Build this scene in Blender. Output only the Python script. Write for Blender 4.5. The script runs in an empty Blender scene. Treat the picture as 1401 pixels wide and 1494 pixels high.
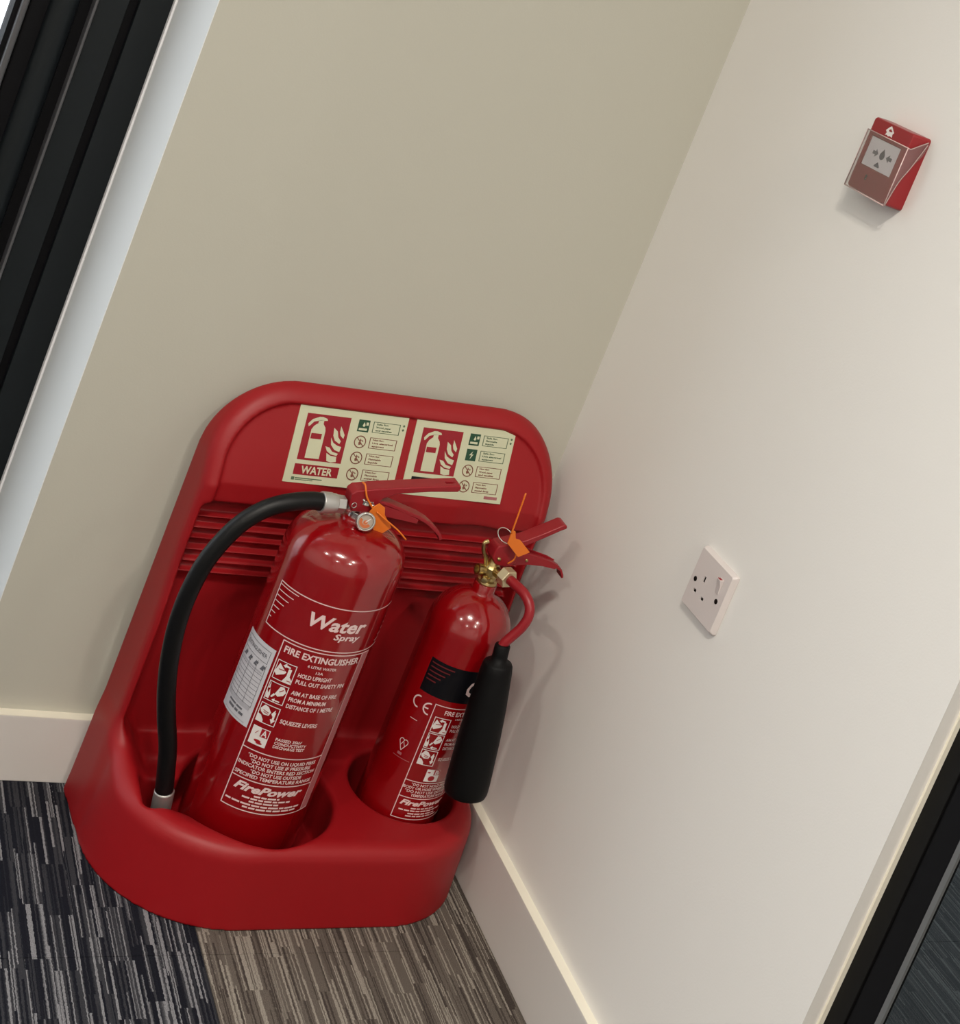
import bpy, bmesh, math, random
import numpy as np
from mathutils import Vector, Matrix
random.seed(7)
S = bpy.context.scene
COL = S.collection

# ------------------------------------------------------------------ camera
W_PX, H_PX = 1401, 1494
F_PX, PPX, PPY = 2185.94, 1014.416, 275.117
R_ = ((0.80074009, -0.46292613, 0.38015089), (0.25877605, -0.30501914, -0.9165142), (0.54023167, 0.83226361, -0.12444685))
cam_data = bpy.data.cameras.new('camera')
cam = bpy.data.objects.new('camera', cam_data); COL.objects.link(cam)
right, down, fwd = Vector(R_[0]), Vector(R_[1]), Vector(R_[2])
M = Matrix((right, -down, -fwd)).transposed().to_4x4()
M.translation = Vector((-1.22989728, -1.95336287, 1.38688047))
cam.matrix_world = M
cam_data.sensor_fit = 'HORIZONTAL'; cam_data.sensor_width = 36.0
cam_data.lens = 36.0 * F_PX / W_PX
cam_data.shift_x = (W_PX / 2 - PPX) / W_PX
cam_data.shift_y = (PPY - H_PX / 2) / W_PX
cam_data.clip_start = 0.02
S.camera = cam

# ------------------------------------------------------------------ world, lights, exposure
S.view_settings.view_transform = 'Standard'; S.view_settings.look = 'None'
S.view_settings.gamma = 1.0; S.view_settings.use_curve_mapping = False
S.view_settings.exposure = 0.0
try:
    S.cycles.use_denoising = True; S.cycles.max_bounces = 8; S.cycles.caustics_reflective = False; S.cycles.caustics_refractive = False
except Exception: pass
world = bpy.data.worlds.new('overcast_sky'); S.world = world; world.use_nodes = True
bg = world.node_tree.nodes['Background']; bg.inputs[0].default_value = (0.90, 0.95, 1.0, 1); bg.inputs[1].default_value = 3.0

def portal(loc, rot, sx, sy):
    l = bpy.data.lights.new('daylight_portal', 'AREA'); l.shape = 'RECTANGLE'; l.size = sx; l.size_y = sy
    l.cycles.is_portal = True
    o = bpy.data.objects.new('daylight_portal', l); COL.objects.link(o); o.location = loc; o.rotation_euler = rot
portal((-2.35, 0.30, 1.3), (math.radians(-90), 0, 0), 2.9, 2.5)
LAMP_POWER = 21.0
LAMP_COLOUR = (1.0, 0.925, 0.82)
LAMPS = [(-1.18, -1.78), (-1.36, -1.62), (-2.9, -1.7), (-0.75, -3.7), (-2.6, -3.8), (-0.32, -2.7), (1.25, -3.0), (1.7, -0.9)]  # the last one is added to brighten the next-room floor

# ------------------------------------------------------------------ materials
def mat(name, col, rough=0.5, metal=0.0, bump=0.0, bscale=200.0, coat=0.0, spec=0.5, var=0.0, vscale=8.0):
    m = bpy.data.materials.new(name); m.use_nodes = True
    nt = m.node_tree; b = nt.nodes['Principled BSDF']
    b.inputs['Base Color'].default_value = (*col, 1); b.inputs['Roughness'].default_value = rough
    b.inputs['Metallic'].default_value = metal; b.inputs['Coat Weight'].default_value = coat
    b.inputs['Coat Roughness'].default_value = 0.05
    b.inputs['Specular IOR Level'].default_value = spec
    tc = nt.nodes.new('ShaderNodeTexCoord')
    if bump:
        n = nt.nodes.new('ShaderNodeTexNoise'); n.inputs['Scale'].default_value = bscale; n.inputs['Detail'].default_value = 3
        nt.links.new(tc.outputs['Object'], n.inputs['Vector'])
        bp = nt.nodes.new('ShaderNodeBump'); bp.inputs['Strength'].default_value = bump; bp.inputs['Distance'].default_value = 0.001
        nt.links.new(n.outputs['Fac'], bp.inputs['Height']); nt.links.new(bp.outputs['Normal'], b.inputs['Normal'])
    if var:
        n = nt.nodes.new('ShaderNodeTexNoise'); n.inputs['Scale'].default_value = vscale; n.inputs['Detail'].default_value = 4
        nt.links.new(tc.outputs['Object'], n.inputs['Vector'])
        mx = nt.nodes.new('ShaderNodeMix'); mx.data_type = 'RGBA'
        mx.inputs['A'].default_value = (*[c * (1 - var) for c in col], 1); mx.inputs['B'].default_value = (*[min(1, c * (1 + var)) for c in col], 1)
        nt.links.new(n.outputs['Fac'], mx.inputs['Factor']); nt.links.new(mx.outputs['Result'], b.inputs['Base Color'])
    return m

def glass_mat(name, tint, gloss=0.08, rough=0.02):
    m = bpy.data.materials.new(name); m.use_nodes = True; nt = m.node_tree
    for n in list(nt.nodes): nt.nodes.remove(n)
    out = nt.nodes.new('ShaderNodeOutputMaterial'); mix = nt.nodes.new('ShaderNodeMixShader')
    t = nt.nodes.new('ShaderNodeBsdfTransparent'); t.inputs[0].default_value = (*tint, 1)
    g = nt.nodes.new('ShaderNodeBsdfGlossy'); g.inputs['Roughness'].default_value = rough
    lw = nt.nodes.new('ShaderNodeLayerWeight'); lw.inputs[0].default_value = 0.15
    mp = nt.nodes.new('ShaderNodeMapRange'); mp.inputs['To Min'].default_value = gloss * 0.5; mp.inputs['To Max'].default_value = min(1, gloss * 6)
    nt.links.new(lw.outputs['Fresnel'], mp.inputs['Value']); nt.links.new(mp.outputs['Result'], mix.inputs[0])
    nt.links.new(t.outputs[0], mix.inputs[1]); nt.links.new(g.outputs[0], mix.inputs[2]); nt.links.new(mix.outputs[0], out.inputs[0])
    return m

def carpet_mat(name, dark, mid, light, p_mid=0.5, p_light=0.74):
    """Striped loop-pile carpet: random thin stripes along y, broken into staggered blocks."""
    m = bpy.data.materials.new(name); m.use_nodes = True; nt = m.node_tree; b = nt.nodes['Principled BSDF']
    b.inputs['Roughness'].default_value = 0.95; b.inputs['Specular IOR Level'].default_value = 0.1
    N = nt.nodes.new; L = nt.links.new
    def math_(op, a, v=None, c=None):
        n = N('ShaderNodeMath'); n.operation = op
        for i, x in enumerate((a, v, c)):
            if x is None: continue
            if isinstance(x, (int, float)): n.inputs[i].default_value = x
            else: L(x, n.inputs[i])
        return n.outputs[0]
    def white(a, bb=None):
        cx = N('ShaderNodeCombineXYZ'); L(a, cx.inputs[0])
        if bb is not None: L(bb, cx.inputs[1])
        w = N('ShaderNodeTexWhiteNoise'); w.noise_dimensions = '3D'; L(cx.outputs[0], w.inputs['Vector']); return w.outputs['Value']
    g = N('ShaderNodeNewGeometry'); sp = N('ShaderNodeSeparateXYZ'); L(g.outputs['Position'], sp.inputs[0])
    wob = N('ShaderNodeTexNoise'); wob.inputs['Scale'].default_value = 220; L(g.outputs['Position'], wob.inputs['Vector'])
    xw = math_('ADD', sp.outputs[0], math_('MULTIPLY', math_('SUBTRACT', wob.outputs['Fac'], 0.5), 0.0034))
    band = math_('FLOOR', math_('MULTIPLY', sp.outputs[0], 1 / 0.033))
    st = math_('FLOOR', math_('MULTIPLY', xw, 1 / 0.0030))
    wst = white(st)
    yo = math_('ADD', sp.outputs[1], math_('ADD', math_('MULTIPLY', white(band), 0.31), math_('MULTIPLY', math_('GREATER_THAN', wst, 0.62), math_('MULTIPLY', wst, 0.9))))
    blk = math_('FLOOR', math_('MULTIPLY', yo, 1 / 0.095))
    v = white(st, blk)
    st2 = math_('FLOOR', math_('MULTIPLY', xw, 1 / 0.0105)); v2 = white(st2, math_('ADD', blk, 17.3))
    st3 = math_('FLOOR', math_('MULTIPLY', xw, 1 / 0.0015)); v3 = white(st3, math_('ADD', blk, 41.7))
    vv = math_('ADD', math_('ADD', math_('MULTIPLY', v, 0.55), math_('MULTIPLY', v2, 0.17)), math_('MULTIPLY', v3, 0.28))
    r = N('ShaderNodeValToRGB'); r.color_ramp.interpolation = 'LINEAR'
    e = r.color_ramp.elements; e[0].position = 0.0; e[0].color = (*dark, 1); e[1].position = 1.0; e[1].color = (*light, 1)
    for p, c in ((p_mid - 0.12, dark), (p_mid, mid), (p_light - 0.06, mid), (p_light, light)):
        q = e.new(p); q.color = (*c, 1)
    L(vv, r.inputs[0])
    fib = N('ShaderNodeTexNoise'); fib.inputs['Scale'].default_value = 900; fib.inputs['Detail'].default_value = 2
    L(g.outputs['Position'], fib.inputs['Vector'])
    mul = N('ShaderNodeMix'); mul.data_type = 'RGBA'; mul.blend_type = 'MULTIPLY'; mul.inputs['Factor'].default_value = 0.9
    mr = N('ShaderNodeMapRange'); mr.inputs['From Min'].default_value = 0.3; mr.inputs['From Max'].default_value = 0.7; mr.inputs['To Min'].default_value = 0.45; mr.inputs['To Max'].default_value = 1.45
    L(fib.outputs['Fac'], mr.inputs['Value']); L(r.outputs[0], mul.inputs['A']); L(mr.outputs[0], mul.inputs['B'])
    L(mul.outputs['Result'], b.inputs['Base Color'])
    h = math_('ADD', vv, math_('MULTIPLY', fib.outputs['Fac'], 0.8))
    bp = N('ShaderNodeBump'); bp.inputs['Strength'].default_value = 0.7; bp.inputs['Distance'].default_value = 0.002; L(h, bp.inputs['Height']); L(bp.outputs[0], b.inputs['Normal'])
    return m

M_ = dict(
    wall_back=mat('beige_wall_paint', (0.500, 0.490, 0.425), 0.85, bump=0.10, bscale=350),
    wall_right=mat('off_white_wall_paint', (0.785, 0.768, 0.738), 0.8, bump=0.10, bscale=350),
    reveal=mat('daylit_wall_paint_reveal', (0.78, 0.80, 0.80), 0.7, bump=0.05, bscale=400),
    bead_white=mat('white_corner_bead', (0.90, 0.90, 0.92), 0.5),
    skirt=mat('skirting_gloss_paint', (0.67, 0.64, 0.61), 0.35, bump=0.03, bscale=120),
    skirt_top=mat('cream_trim_and_lit_top', (0.86, 0.82, 0.70), 0.4),
    ceiling=mat('ceiling_paint', (0.8, 0.78, 0.74), 0.9),
    black_frame=mat('black_powder_coat', (0.0048, 0.0072, 0.0088), 0.5, bump=0.03, bscale=900, spec=0.3),
    black_frame_matt=mat('matt_black_frame', (0.0022, 0.0021, 0.0020), 0.6, spec=0.25),
    black_soft=mat('black_rubber_gasket', (0.003, 0.003, 0.004), 0.7, spec=0.15),
    grey_metal=mat('grey_aluminium', (0.10, 0.10, 0.105), 0.45, metal=0.3),
    grey_seal=mat('grey_silicone_seal', (0.12, 0.125, 0.128), 0.6),
    pavement=mat('pale_concrete', (0.72, 0.72, 0.74), 0.9, bump=0.3, bscale=20, var=0.10, vscale=3),
    stand=mat('red_moulded_plastic', (0.295, 0.0045, 0.0080), 0.46, bump=0.10, bscale=700, spec=0.40),
    paint=mat('red_gloss_paint', (0.245, 0.0016, 0.0036), 0.20, coat=0.8, bump=0.015, bscale=60),
    lever=mat('red_lever_coat', (0.27, 0.010, 0.016), 0.36, spec=0.4),
    lever_dark=mat('dark_red_lever_inside', (0.10, 0.004, 0.006), 0.6),
    print_=mat('pale_print', (0.74, 0.56, 0.55), 0.4),
    print_w=mat('white_print', (0.74, 0.69, 0.67), 0.4),
    print_red=mat('red_print', (0.33, 0.006, 0.012), 0.35),
    print_black=mat('black_print', (0.003, 0.003, 0.005), 0.40, spec=0.3),
    print_dim=mat('faded_pink_print', (0.36, 0.12, 0.13), 0.4),
    grey_print=mat('grey_print', (0.12, 0.12, 0.14), 0.5),
    band=mat('translucent_pink_band', (0.40, 0.13, 0.14), 0.35),
    sticker=mat('white_service_sticker', (0.56, 0.55, 0.59), 0.4),
    sticker_g=mat('grey_sticker_panel', (0.42, 0.41, 0.45), 0.5),
    lumi=mat('photoluminescent_cream', (0.56, 0.57, 0.40), 0.45),
    sign_red=mat('sign_red', (0.27, 0.003, 0.012), 0.4),
    sign_green=mat('sign_dark_green', (0.010, 0.060, 0.028), 0.4),
    sign_line=mat('sign_brown_line', (0.20, 0.07, 0.045), 0.5),
    sign_gline=mat('sign_green_line', (0.08, 0.13, 0.07), 0.5),
    hose=mat('black_rubber_hose', (0.0022, 0.0022, 0.0026), 0.45, spec=0.30, bump=0.2, bscale=300),
    horn=mat('black_horn_plastic', (0.0018, 0.0018, 0.0021), 0.55, spec=0.18, bump=0.15, bscale=500),
    chrome=mat('chrome', (0.72, 0.70, 0.67), 0.22, metal=1.0),
    alu=mat('brushed_aluminium', (0.55, 0.54, 0.52), 0.36, metal=0.8),
    brass=mat('brass', (0.56, 0.44, 0.20), 0.30, metal=1.0, bump=0.3, bscale=300),
    brass_pale=mat('pale_brass_nut', (0.66, 0.57, 0.36), 0.35, metal=0.7),
    orange=mat('orange_plastic', (0.74, 0.17, 0.012), 0.45),
    orange_d=mat('dial_orange', (0.55, 0.14, 0.04), 0.5),
    dial=mat('dial_face', (0.40, 0.34, 0.28), 0.5),
    white_plastic=mat('white_moulded_plastic', (0.64, 0.585, 0.57), 0.35),
    hole_shade=mat('hole_shade', (0.008, 0.005, 0.004), 0.8, spec=0.1),  # near-black colour stands for the shade inside holes and recesses
    call_red=mat('call_point_red', (0.26, 0.009, 0.013), 0.35),
    call_white=mat('call_point_window', (0.90, 0.90, 0.92), 0.4),
    clear=glass_mat('clear_polycarbonate', (0.97, 0.95, 0.95), 0.20, 0.15),
    glass=glass_mat('window_glass', (0.97, 0.98, 0.98), 0.05),
    glass_grey=glass_mat('tinted_partition_glass', (0.80, 0.82, 0.84), 0.07),
    carpet_dark=carpet_mat('charcoal_striped_carpet', (0.010, 0.011, 0.017), (0.040, 0.041, 0.048), (0.24, 0.24, 0.255), 0.47, 0.70),
    carpet_beige=carpet_mat('taupe_striped_carpet', (0.062, 0.050, 0.044), (0.135, 0.115, 0.098), (0.31, 0.28, 0.24), 0.40, 0.68),
    carpet_slate=carpet_mat('slate_striped_carpet', (0.050, 0.057, 0.062), (0.075, 0.085, 0.090), (0.13, 0.145, 0.15)),
    lamp=None,
)
ml = bpy.data.materials.new('lamp_diffuser'); ml.use_nodes = True
ml.node_tree.nodes['Principled BSDF'].inputs['Emission Color'].default_value = (1, 0.9, 0.75, 1)
ml.node_tree.nodes['Principled BSDF'].inputs['Emission Strength'].default_value = 4.0
M_['lamp'] = ml

# ------------------------------------------------------------------ object helpers
def obj(name, bm_or_me, material, parent=None, smooth=False, label=None, bevel=0.0, seg=2, stuff=False, angle=35):
    if isinstance(bm_or_me, bmesh.types.BMesh):
        me = bpy.data.meshes.new(name); bm_or_me.to_mesh(me); bm_or_me.free()
    else: me = bm_or_me; me.name = name
    me.materials.clear(); me.materials.append(M_[material])
    for p in me.polygons: p.use_smooth = smooth
    o = bpy.data.objects.new(name, me); COL.objects.link(o)
    if parent is not None: o.parent = parent
    if label: o['label'] = label
    if stuff: o['kind'] = 'stuff'
    if bevel:
        md = o.modifiers.new('bevel', 'BEVEL'); md.width = bevel; md.segments = seg; md.limit_method = 'ANGLE'; md.angle_limit = math.radians(30)
        for p in me.polygons: p.use_smooth = True
        w = o.modifiers.new('wn', 'WEIGHTED_NORMAL'); w.keep_sharp = True
    return o
def thing(name, label, cat, loc=(0, 0, 0), rotz=0, group=None):
    o = bpy.data.objects.new(name, None); COL.objects.link(o); o.empty_display_size = 0.05
    o.location = loc; o.rotation_euler = (0, 0, rotz); o['label'] = label; o['category'] = cat
    if group: o['group'] = group
    return o
def struct(name, bm, m, parent=None, **k):
    o = obj(name, bm, m, parent, **k)
    if parent is None: o['kind'] = 'structure'
    return o
def struct_empty(name, loc=(0, 0, 0)):
    o = bpy.data.objects.new(name, None); COL.objects.link(o); o.location = loc; o['kind'] = 'structure'; o.empty_display_size = 0.05
    return o
def box(x0, y0, z0, x1, y1, z1, bm=None):
    bm = bm or bmesh.new()
    vs = [bm.verts.new(c) for c in ((x0, y0, z0), (x1, y0, z0), (x1, y1, z0), (x0, y1, z0), (x0, y0, z1), (x1, y0, z1), (x1, y1, z1), (x0, y1, z1))]
    for f in ((3, 2, 1, 0), (4, 5, 6, 7), (0, 1, 5, 4), (1, 2, 6, 5), (2, 3, 7, 6), (3, 0, 4, 7)): bm.faces.new([vs[i] for i in f])
    return bm
def frame_of(a, b):
    z = (Vector(b) - Vector(a)).normalized()
    t = Vector((0, 0, 1)) if abs(z.z) < 0.9 else Vector((1, 0, 0))
    x = t.cross(z).normalized(); y = z.cross(x)
    return x, y, z
def lathe(profile, base=(0, 0, 0), axis=(0, 0, 1), n=64, bm=None):
    """profile: (radius, distance along the axis)"""
    bm = bm or bmesh.new(); base = Vector(base); x, y, z = frame_of((0, 0, 0), axis)
    rings = []
    for r, h in profile:
        if r < 1e-6: rings.append([bm.verts.new(base + z * h)])
        else: rings.append([bm.verts.new(base + z * h + x * (r * math.cos(2 * math.pi * i / n)) + y * (r * math.sin(2 * math.pi * i / n))) for i in range(n)])
    for a, b in zip(rings, rings[1:]):
        for i in range(n):
            j = (i + 1) % n
            if len(a) == 1 and len(b) == 1: continue
            if len(a) == 1: bm.faces.new((a[0], b[i], b[j]))
            elif len(b) == 1: bm.faces.new((a[i], a[j], b[0]))
            else: bm.faces.new((a[i], a[j], b[j], b[i]))
    if len(rings[0]) > 1: bm.faces.new(rings[0][::-1])
    if len(rings[-1]) > 1: bm.faces.new(rings[-1])
    bmesh.ops.recalc_face_normals(bm, faces=bm.faces)
    return bm
def catmull(pts, k=8):
    P = [Vector(p) for p in pts]; P = [P[0] * 2 - P[1]] + P + [P[-1] * 2 - P[-2]]; out = []
    for i in range(1, len(P) - 2):
        for s in range(k):
            t = s / k; p0, p1, p2, p3 = P[i - 1:i + 3]
            out.append(0.5 * ((2 * p1) + (p2 - p0) * t + (2 * p0 - 5 * p1 + 4 * p2 - p3) * t * t + (3 * p1 - p0 - 3 * p2 + p3) * t ** 3))
    out.append(P[-2]); return out
def tube(pts, r, n=16, bm=None, closed=False, flat=1.0):
    bm = bm or bmesh.new(); rings = []; up = None; N = len(pts)
    for i, p in enumerate(pts):
        if closed: t = (pts[(i + 1) % N] - pts[i - 1]).normalized()
        else: t = (pts[min(i + 1, N - 1)] - pts[max(i - 1, 0)]).normalized()
        if up is None: up = Vector((0, 0, 1)).cross(t) if abs(t.z) < 0.9 else Vector((1, 0, 0)).cross(t)
        up = (up - t * up.dot(t)).normalized(); s = t.cross(up)
        rr = r[i] if isinstance(r, (list, tuple)) else r
        rings.append([bm.verts.new(p + up * (rr * math.cos(2 * math.pi * k / n)) + s * (rr * flat * math.sin(2 * math.pi * k / n))) for k in range(n)])
    for i in range(N if closed else N - 1):
        a, b = rings[i], rings[(i + 1) % N]
        for k in range(n): bm.faces.new((a[k], a[(k + 1) % n], b[(k + 1) % n], b[k]))
    if not closed: bm.faces.new(rings[0][::-1]); bm.faces.new(rings[-1])
    bmesh.ops.recalc_face_normals(bm, faces=bm.faces)
    return bm
def ring_pts(c, r, axis, n=28):
    x, y, z = frame_of((0, 0, 0), axis); c = Vector(c)
    return [c + x * (r * math.cos(2 * math.pi * i / n)) + y * (r * math.sin(2 * math.pi * i / n)) for i in range(n)]
def prism_y(poly, y0, y1, bm=None):
    """poly: (x, z) outline extruded from y0 to y1"""
    bm = bm or bmesh.new()
    a = [bm.verts.new((x, y0, z)) for x, z in poly]; b = [bm.verts.new((x, y1, z)) for x, z in poly]; n = len(poly)
    bm.faces.new(a); bm.faces.new(b[::-1])
    for i in range(n): bm.faces.new((a[i], b[i], b[(i + 1) % n], a[(i + 1) % n]))
    bmesh.ops.recalc_face_normals(bm, faces=bm.faces); return bm
def prism_z(poly, z0, z1, bm=None):
    bm = bm or bmesh.new()
    a = [bm.verts.new((x, y, z0)) for x, y in poly]; b = [bm.verts.new((x, y, z1)) for x, y in poly]; n = len(poly)
    bm.faces.new(a); bm.faces.new(b[::-1])
    for i in range(n): bm.faces.new((a[i], b[i], b[(i + 1) % n], a[(i + 1) % n]))
    bmesh.ops.recalc_face_normals(bm, faces=bm.faces); return bm
def strip_poly(path, th):
    """offset an (x,z) polyline into a band of thickness th"""
    P = [Vector(p) for p in path]; up, dn = [], []
    for i, p in enumerate(P):
        t = (P[min(i + 1, len(P) - 1)] - P[max(i - 1, 0)]).normalized(); n = Vector((-t.y, t.x)) * th / 2
        up.append(tuple(p + n)); dn.append(tuple(p - n))
    return up + dn[::-1]
def evaluated_mesh(o):
    dg = bpy.context.evaluated_depsgraph_get(); dg.update()
    me = bpy.data.meshes.new_from_object(o.evaluated_get(dg)); return me
def cut(bm_a, bm_b):
    a = obj('tmp_a', bm_a, 'paint'); b = obj('tmp_b', bm_b, 'paint')
    md = a.modifiers.new('b', 'BOOLEAN'); md.operation = 'DIFFERENCE'; md.object = b; md.solver = 'EXACT'
    me = evaluated_mesh(a); bm = bmesh.new(); bm.from_mesh(me)
    for o in (a, b):
        m = o.data; bpy.data.objects.remove(o); bpy.data.meshes.remove(m)
    bpy.data.meshes.remove(me)
    return bm

# flat print: shapes and text in (u, v) carried onto a surface by a mapping function
_txt = {}
def text_geo(s, bold):
    if (s, bold) in _txt: return _txt[(s, bold)]
    cu = bpy.data.curves.new('t', 'FONT'); cu.body = s; cu.resolution_u = 2; cu.offset = bold; cu.size = 1.0
    o = bpy.data.objects.new('t', cu); COL.objects.link(o)
    me = evaluated_mesh(o)
    V = [tuple(v.co[:2]) for v in me.vertices]; F = [tuple(p.vertices) for p in me.polygons]
    bpy.data.objects.remove(o); bpy.data.curves.remove(cu); bpy.data.meshes.remove(me)
    _txt[(s, bold)] = (V, F); return V, F
class Print:
    def __init__(self, mapf, step=0.006): self.bm = bmesh.new(); self.map = mapf; self.step = step
    def quad_grid(self, u0, v0, u1, v1, h=0.0):
        n = max(1, int(math.ceil(abs(u1 - u0) / self.step)))
        for i in range(n):
            a = u0 + (u1 - u0) * i / n; b = u0 + (u1 - u0) * (i + 1) / n
            self.bm.faces.new([self.bm.verts.new(self.map(x, y, h)) for x, y in ((a, v0), (b, v0), (b, v1), (a, v1))])
        return self
    rect = quad_grid
    def poly(self, pts, h=0.0):
        self.bm.faces.new([self.bm.verts.new(self.map(x, y, h)) for x, y in pts]); return self
    def line(self, p, q, w, h=0.0):
        p, q = Vector(p), Vector(q); d = q - p; n = Vector((-d.y, d.x)).normalized() * w / 2
        k = max(1, int(math.ceil(d.length / self.step)))
        for i in range(k):
            a = p + d * i / k; b = p + d * (i + 1) / k
            self.poly([tuple(a - n), tuple(b - n), tuple(b + n), tuple(a + n)], h)
        return self
    def frame(self, u0, v0, u1, v1, w, h=0.0):
        self.rect(u0, v0, u1, v0 + w, h); self.rect(u0, v1 - w, u1, v1, h)
        self.rect(u0, v0 + w, u0 + w, v1 - w, h); self.rect(u1 - w, v0 + w, u1, v1 - w, h); return self
    def disc(self, c, r, h=0.0, n=20, ry=None):
        ry = ry or r; return self.poly([(c[0] + r * math.cos(2 * math.pi * i / n), c[1] + ry * math.sin(2 * math.pi * i / n)) for i in range(n)], h)
    def ring(self, c, r, w, h=0.0, n=24, a0=0.0, a1=360.0):
        for i in range(n):
            t0 = math.radians(a0 + (a1 - a0) * i / n); t1 = math.radians(a0 + (a1 - a0) * (i + 1) / n)
            self.poly([(c[0] + q * math.cos(t), c[1] + q * math.sin(t)) for q, t in ((r - w, t0), (r, t0), (r, t1), (r - w, t1))], h)
        return self
    def text(self, s, u0, u1, vb, vt, h=0.0, bold=0.0, slant=0.0, ref='H'):
        """fit the text between u0..u1 with its capital height between vb..vt"""
        V, F = text_geo(s, bold); R, _ = text_geo(ref, bold)
        xs = [v[0] for v in V]; cap0 = min(v[1] for v in R); cap1 = max(v[1] for v in R)
        sx = (u1 - u0) / (max(xs) - min(xs)); sy = (vt - vb) / (cap1 - cap0)
        vs = []
        for x, y in V:
            v = vb + (y - cap0) * sy; vs.append(self.bm.verts.new(self.map(u0 + (x - min(xs)) * sx + slant * (v - vb), v, h)))
        for f in F:
            try: self.bm.faces.new([vs[i] for i in f])
            except ValueError: pass
        return self
    def done(self, name, m, parent, label=None):
        return obj(name, self.bm, m, parent, label=label, stuff=True)

# ------------------------------------------------------------------ room shell
ZC = 2.70
WL, DY = -0.743, -0.910            # left end of the back wall, end of the right wall
bm = box(WL, 0, 0, 0.12, 0.22, ZC)
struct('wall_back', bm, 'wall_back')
struct('trim_1', box(WL - 0.0010, -0.0002, 0, WL, 0.2195, ZC), 'reveal')                      # reveal of the window opening: wall paint with the daylight put into its colour
struct('trim_2', box(WL - 0.0045, 0.209, 0, WL - 0.0010, 0.2195, ZC), 'bead_white', bevel=0.001)   # corner bead next to the frame, edge highlight put into its white
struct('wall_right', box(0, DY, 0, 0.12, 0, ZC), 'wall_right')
struct('trim_3', box(0.0215, DY - 0.003, 0, 0.0285, DY, ZC), 'skirt_top')                     # cream bead at the glazed partition
struct('wall_right_far', box(0, -5.0, 0, 0.12, -3.4, ZC), 'wall_right')
struct('wall_left', box(-4.3, -5.0, 0, -4.2, 0.22, ZC), 'wall_right')
struct('wall_front', box(-4.3, -5.1, 0, 3.1, -5.0, ZC), 'wall_right')
struct('wall_back_header', box(-4.2, 0.0, 2.45, WL, 0.22, ZC), 'wall_back')
struct('wall_back_far', box(-4.2, 0.0, 0, -3.9, 0.22, 2.45), 'wall_back')
struct('ceiling', box(-4.3, -5.1, ZC, 3.1, 0.22, ZC + 0.1), 'ceiling')
struct('wall_next_room_back', box(0.12, 1.4, 0, 3.1, 1.5, ZC), 'wall_right')
struct('wall_next_room_right', box(3.0, -5.0, 0, 3.1, 1.5, ZC), 'wall_right')
struct('ceiling_next_room', box(0.12, 0.22, ZC, 3.1, 1.5, ZC + 0.1), 'ceiling')
struct('pavement', box(-14, 0.30, -0.25, 8, 26, -0.05), 'pavement')

# floor: a slab with carpet tiles, each tile a part
floor = struct('floor', box(-4.3, -5.1, -0.15, 3.1, 0.222, -0.006), 'black_soft')
struct('floor_next_room', box(0.12, 0.22, -0.15, 3.1, 1.5, -0.006), 'black_soft')
tile_me = {}
def tile(x0, y0, x1, y1, m):
    g = 0.0005
    bm = box(x0 + g, y0 + g, -0.006, x1 - g, y1 - g, 0.0); o = obj('carpet_tile', bm, m, floor); return o
ys = [-0.3535 - 0.5 * k for k in range(-2, 10)]
xs = [-0.44 + 0.5 * k for k in range(-8, 8)]
for i, x in enumerate(xs):
    for j, y in enumerate(ys):
        x0, x1, y0, y1 = max(x, -4.2), min(x + 0.5, 3.0), max(y - 0.5, -5.0), y
        if x0 < -0.001 and x1 > 0.001: x1 = 0.0
        if x1 <= 0: y1 = min(y1, 0.0)
        else: y1 = min(y1, 1.4)
        if x1 - x0 < 0.02 or y1 - y0 < 0.02: continue
        if x1 <= 0.001:
            k = xs.index(x); m = 'carpet_beige' if (k in (8, 9) ) else ('carpet_dark' if k in (6, 7, 5) else ('carpet_beige' if (k + j) % 3 == 0 else 'carpet_dark'))
        else: m = 'carpet_slate'
        tile(x0, y0, x1, y1, m)

# skirting boards
def skirting(name, x0, y0, x1, y1):
    o = struct(name, box(x0, y0, 0.0, x1, y1, 0.1028), 'skirt', bevel=0.0015)
    return o
b1 = skirting('baseboard_back', WL + 0.001, -0.0154, -0.0154, 0.0)
b2 = skirting('baseboard_right', -0.0154, DY, 0.0, 0.0)
# pale top edges of the skirting: light on top put into the colour
def cap(parent, x0, y0, x1, y1): obj('top_edge', box(x0, y0, 0.1028, x1, y1, 0.1036), 'skirt_top', parent, label='top edge with its lit tone painted cream')
cap(b1, WL + 0.001, -0.0154, -0.0154, 0.0); cap(b2, -0.0154, DY, 0.0, 0.0)

# window in the back wall (black aluminium frame, many folds)
win = struct_empty('window_1', (-0.86, 0.22, 0))
def wpart(name, x0, x1, y, m, z0=0.0, z1=2.45, depth=None, bevel=0.0, y1=0.295):
    o = obj(name, box(x0 + 0.86, y - 0.22, z0, x1 + 0.86, y1 - 0.22, z1), m, win, bevel=bevel); return o
wpart('outer_frame', -0.789, WL - 0.0036, 0.2200, 'black_frame', bevel=0.0008)
wpart('frame_groove', -0.802, -0.789, 0.2340, 'black_soft')
wpart('inner_frame', -0.840, -0.802, 0.2210, 'black_frame', bevel=0.0008)
wpart('bead', -0.8445, -0.8405, 0.2150, 'grey_metal', y1=0.24, bevel=0.0015)
wpart('frame_recess', -0.861, -0.840, 0.2420, 'black_soft')
wpart('sash_frame', -0.896, -0.859, 0.2260, 'black_frame', bevel=0.013)
wpart('sash_recess', -0.919, -0.894, 0.2400, 'black_soft', bevel=0.003)
wpart('spacer', -0.929, -0.920, 0.2330, 'grey_metal', bevel=0.0035)
wpart('gasket', -0.936, -0.929, 0.2450, 'black_soft')
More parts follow.
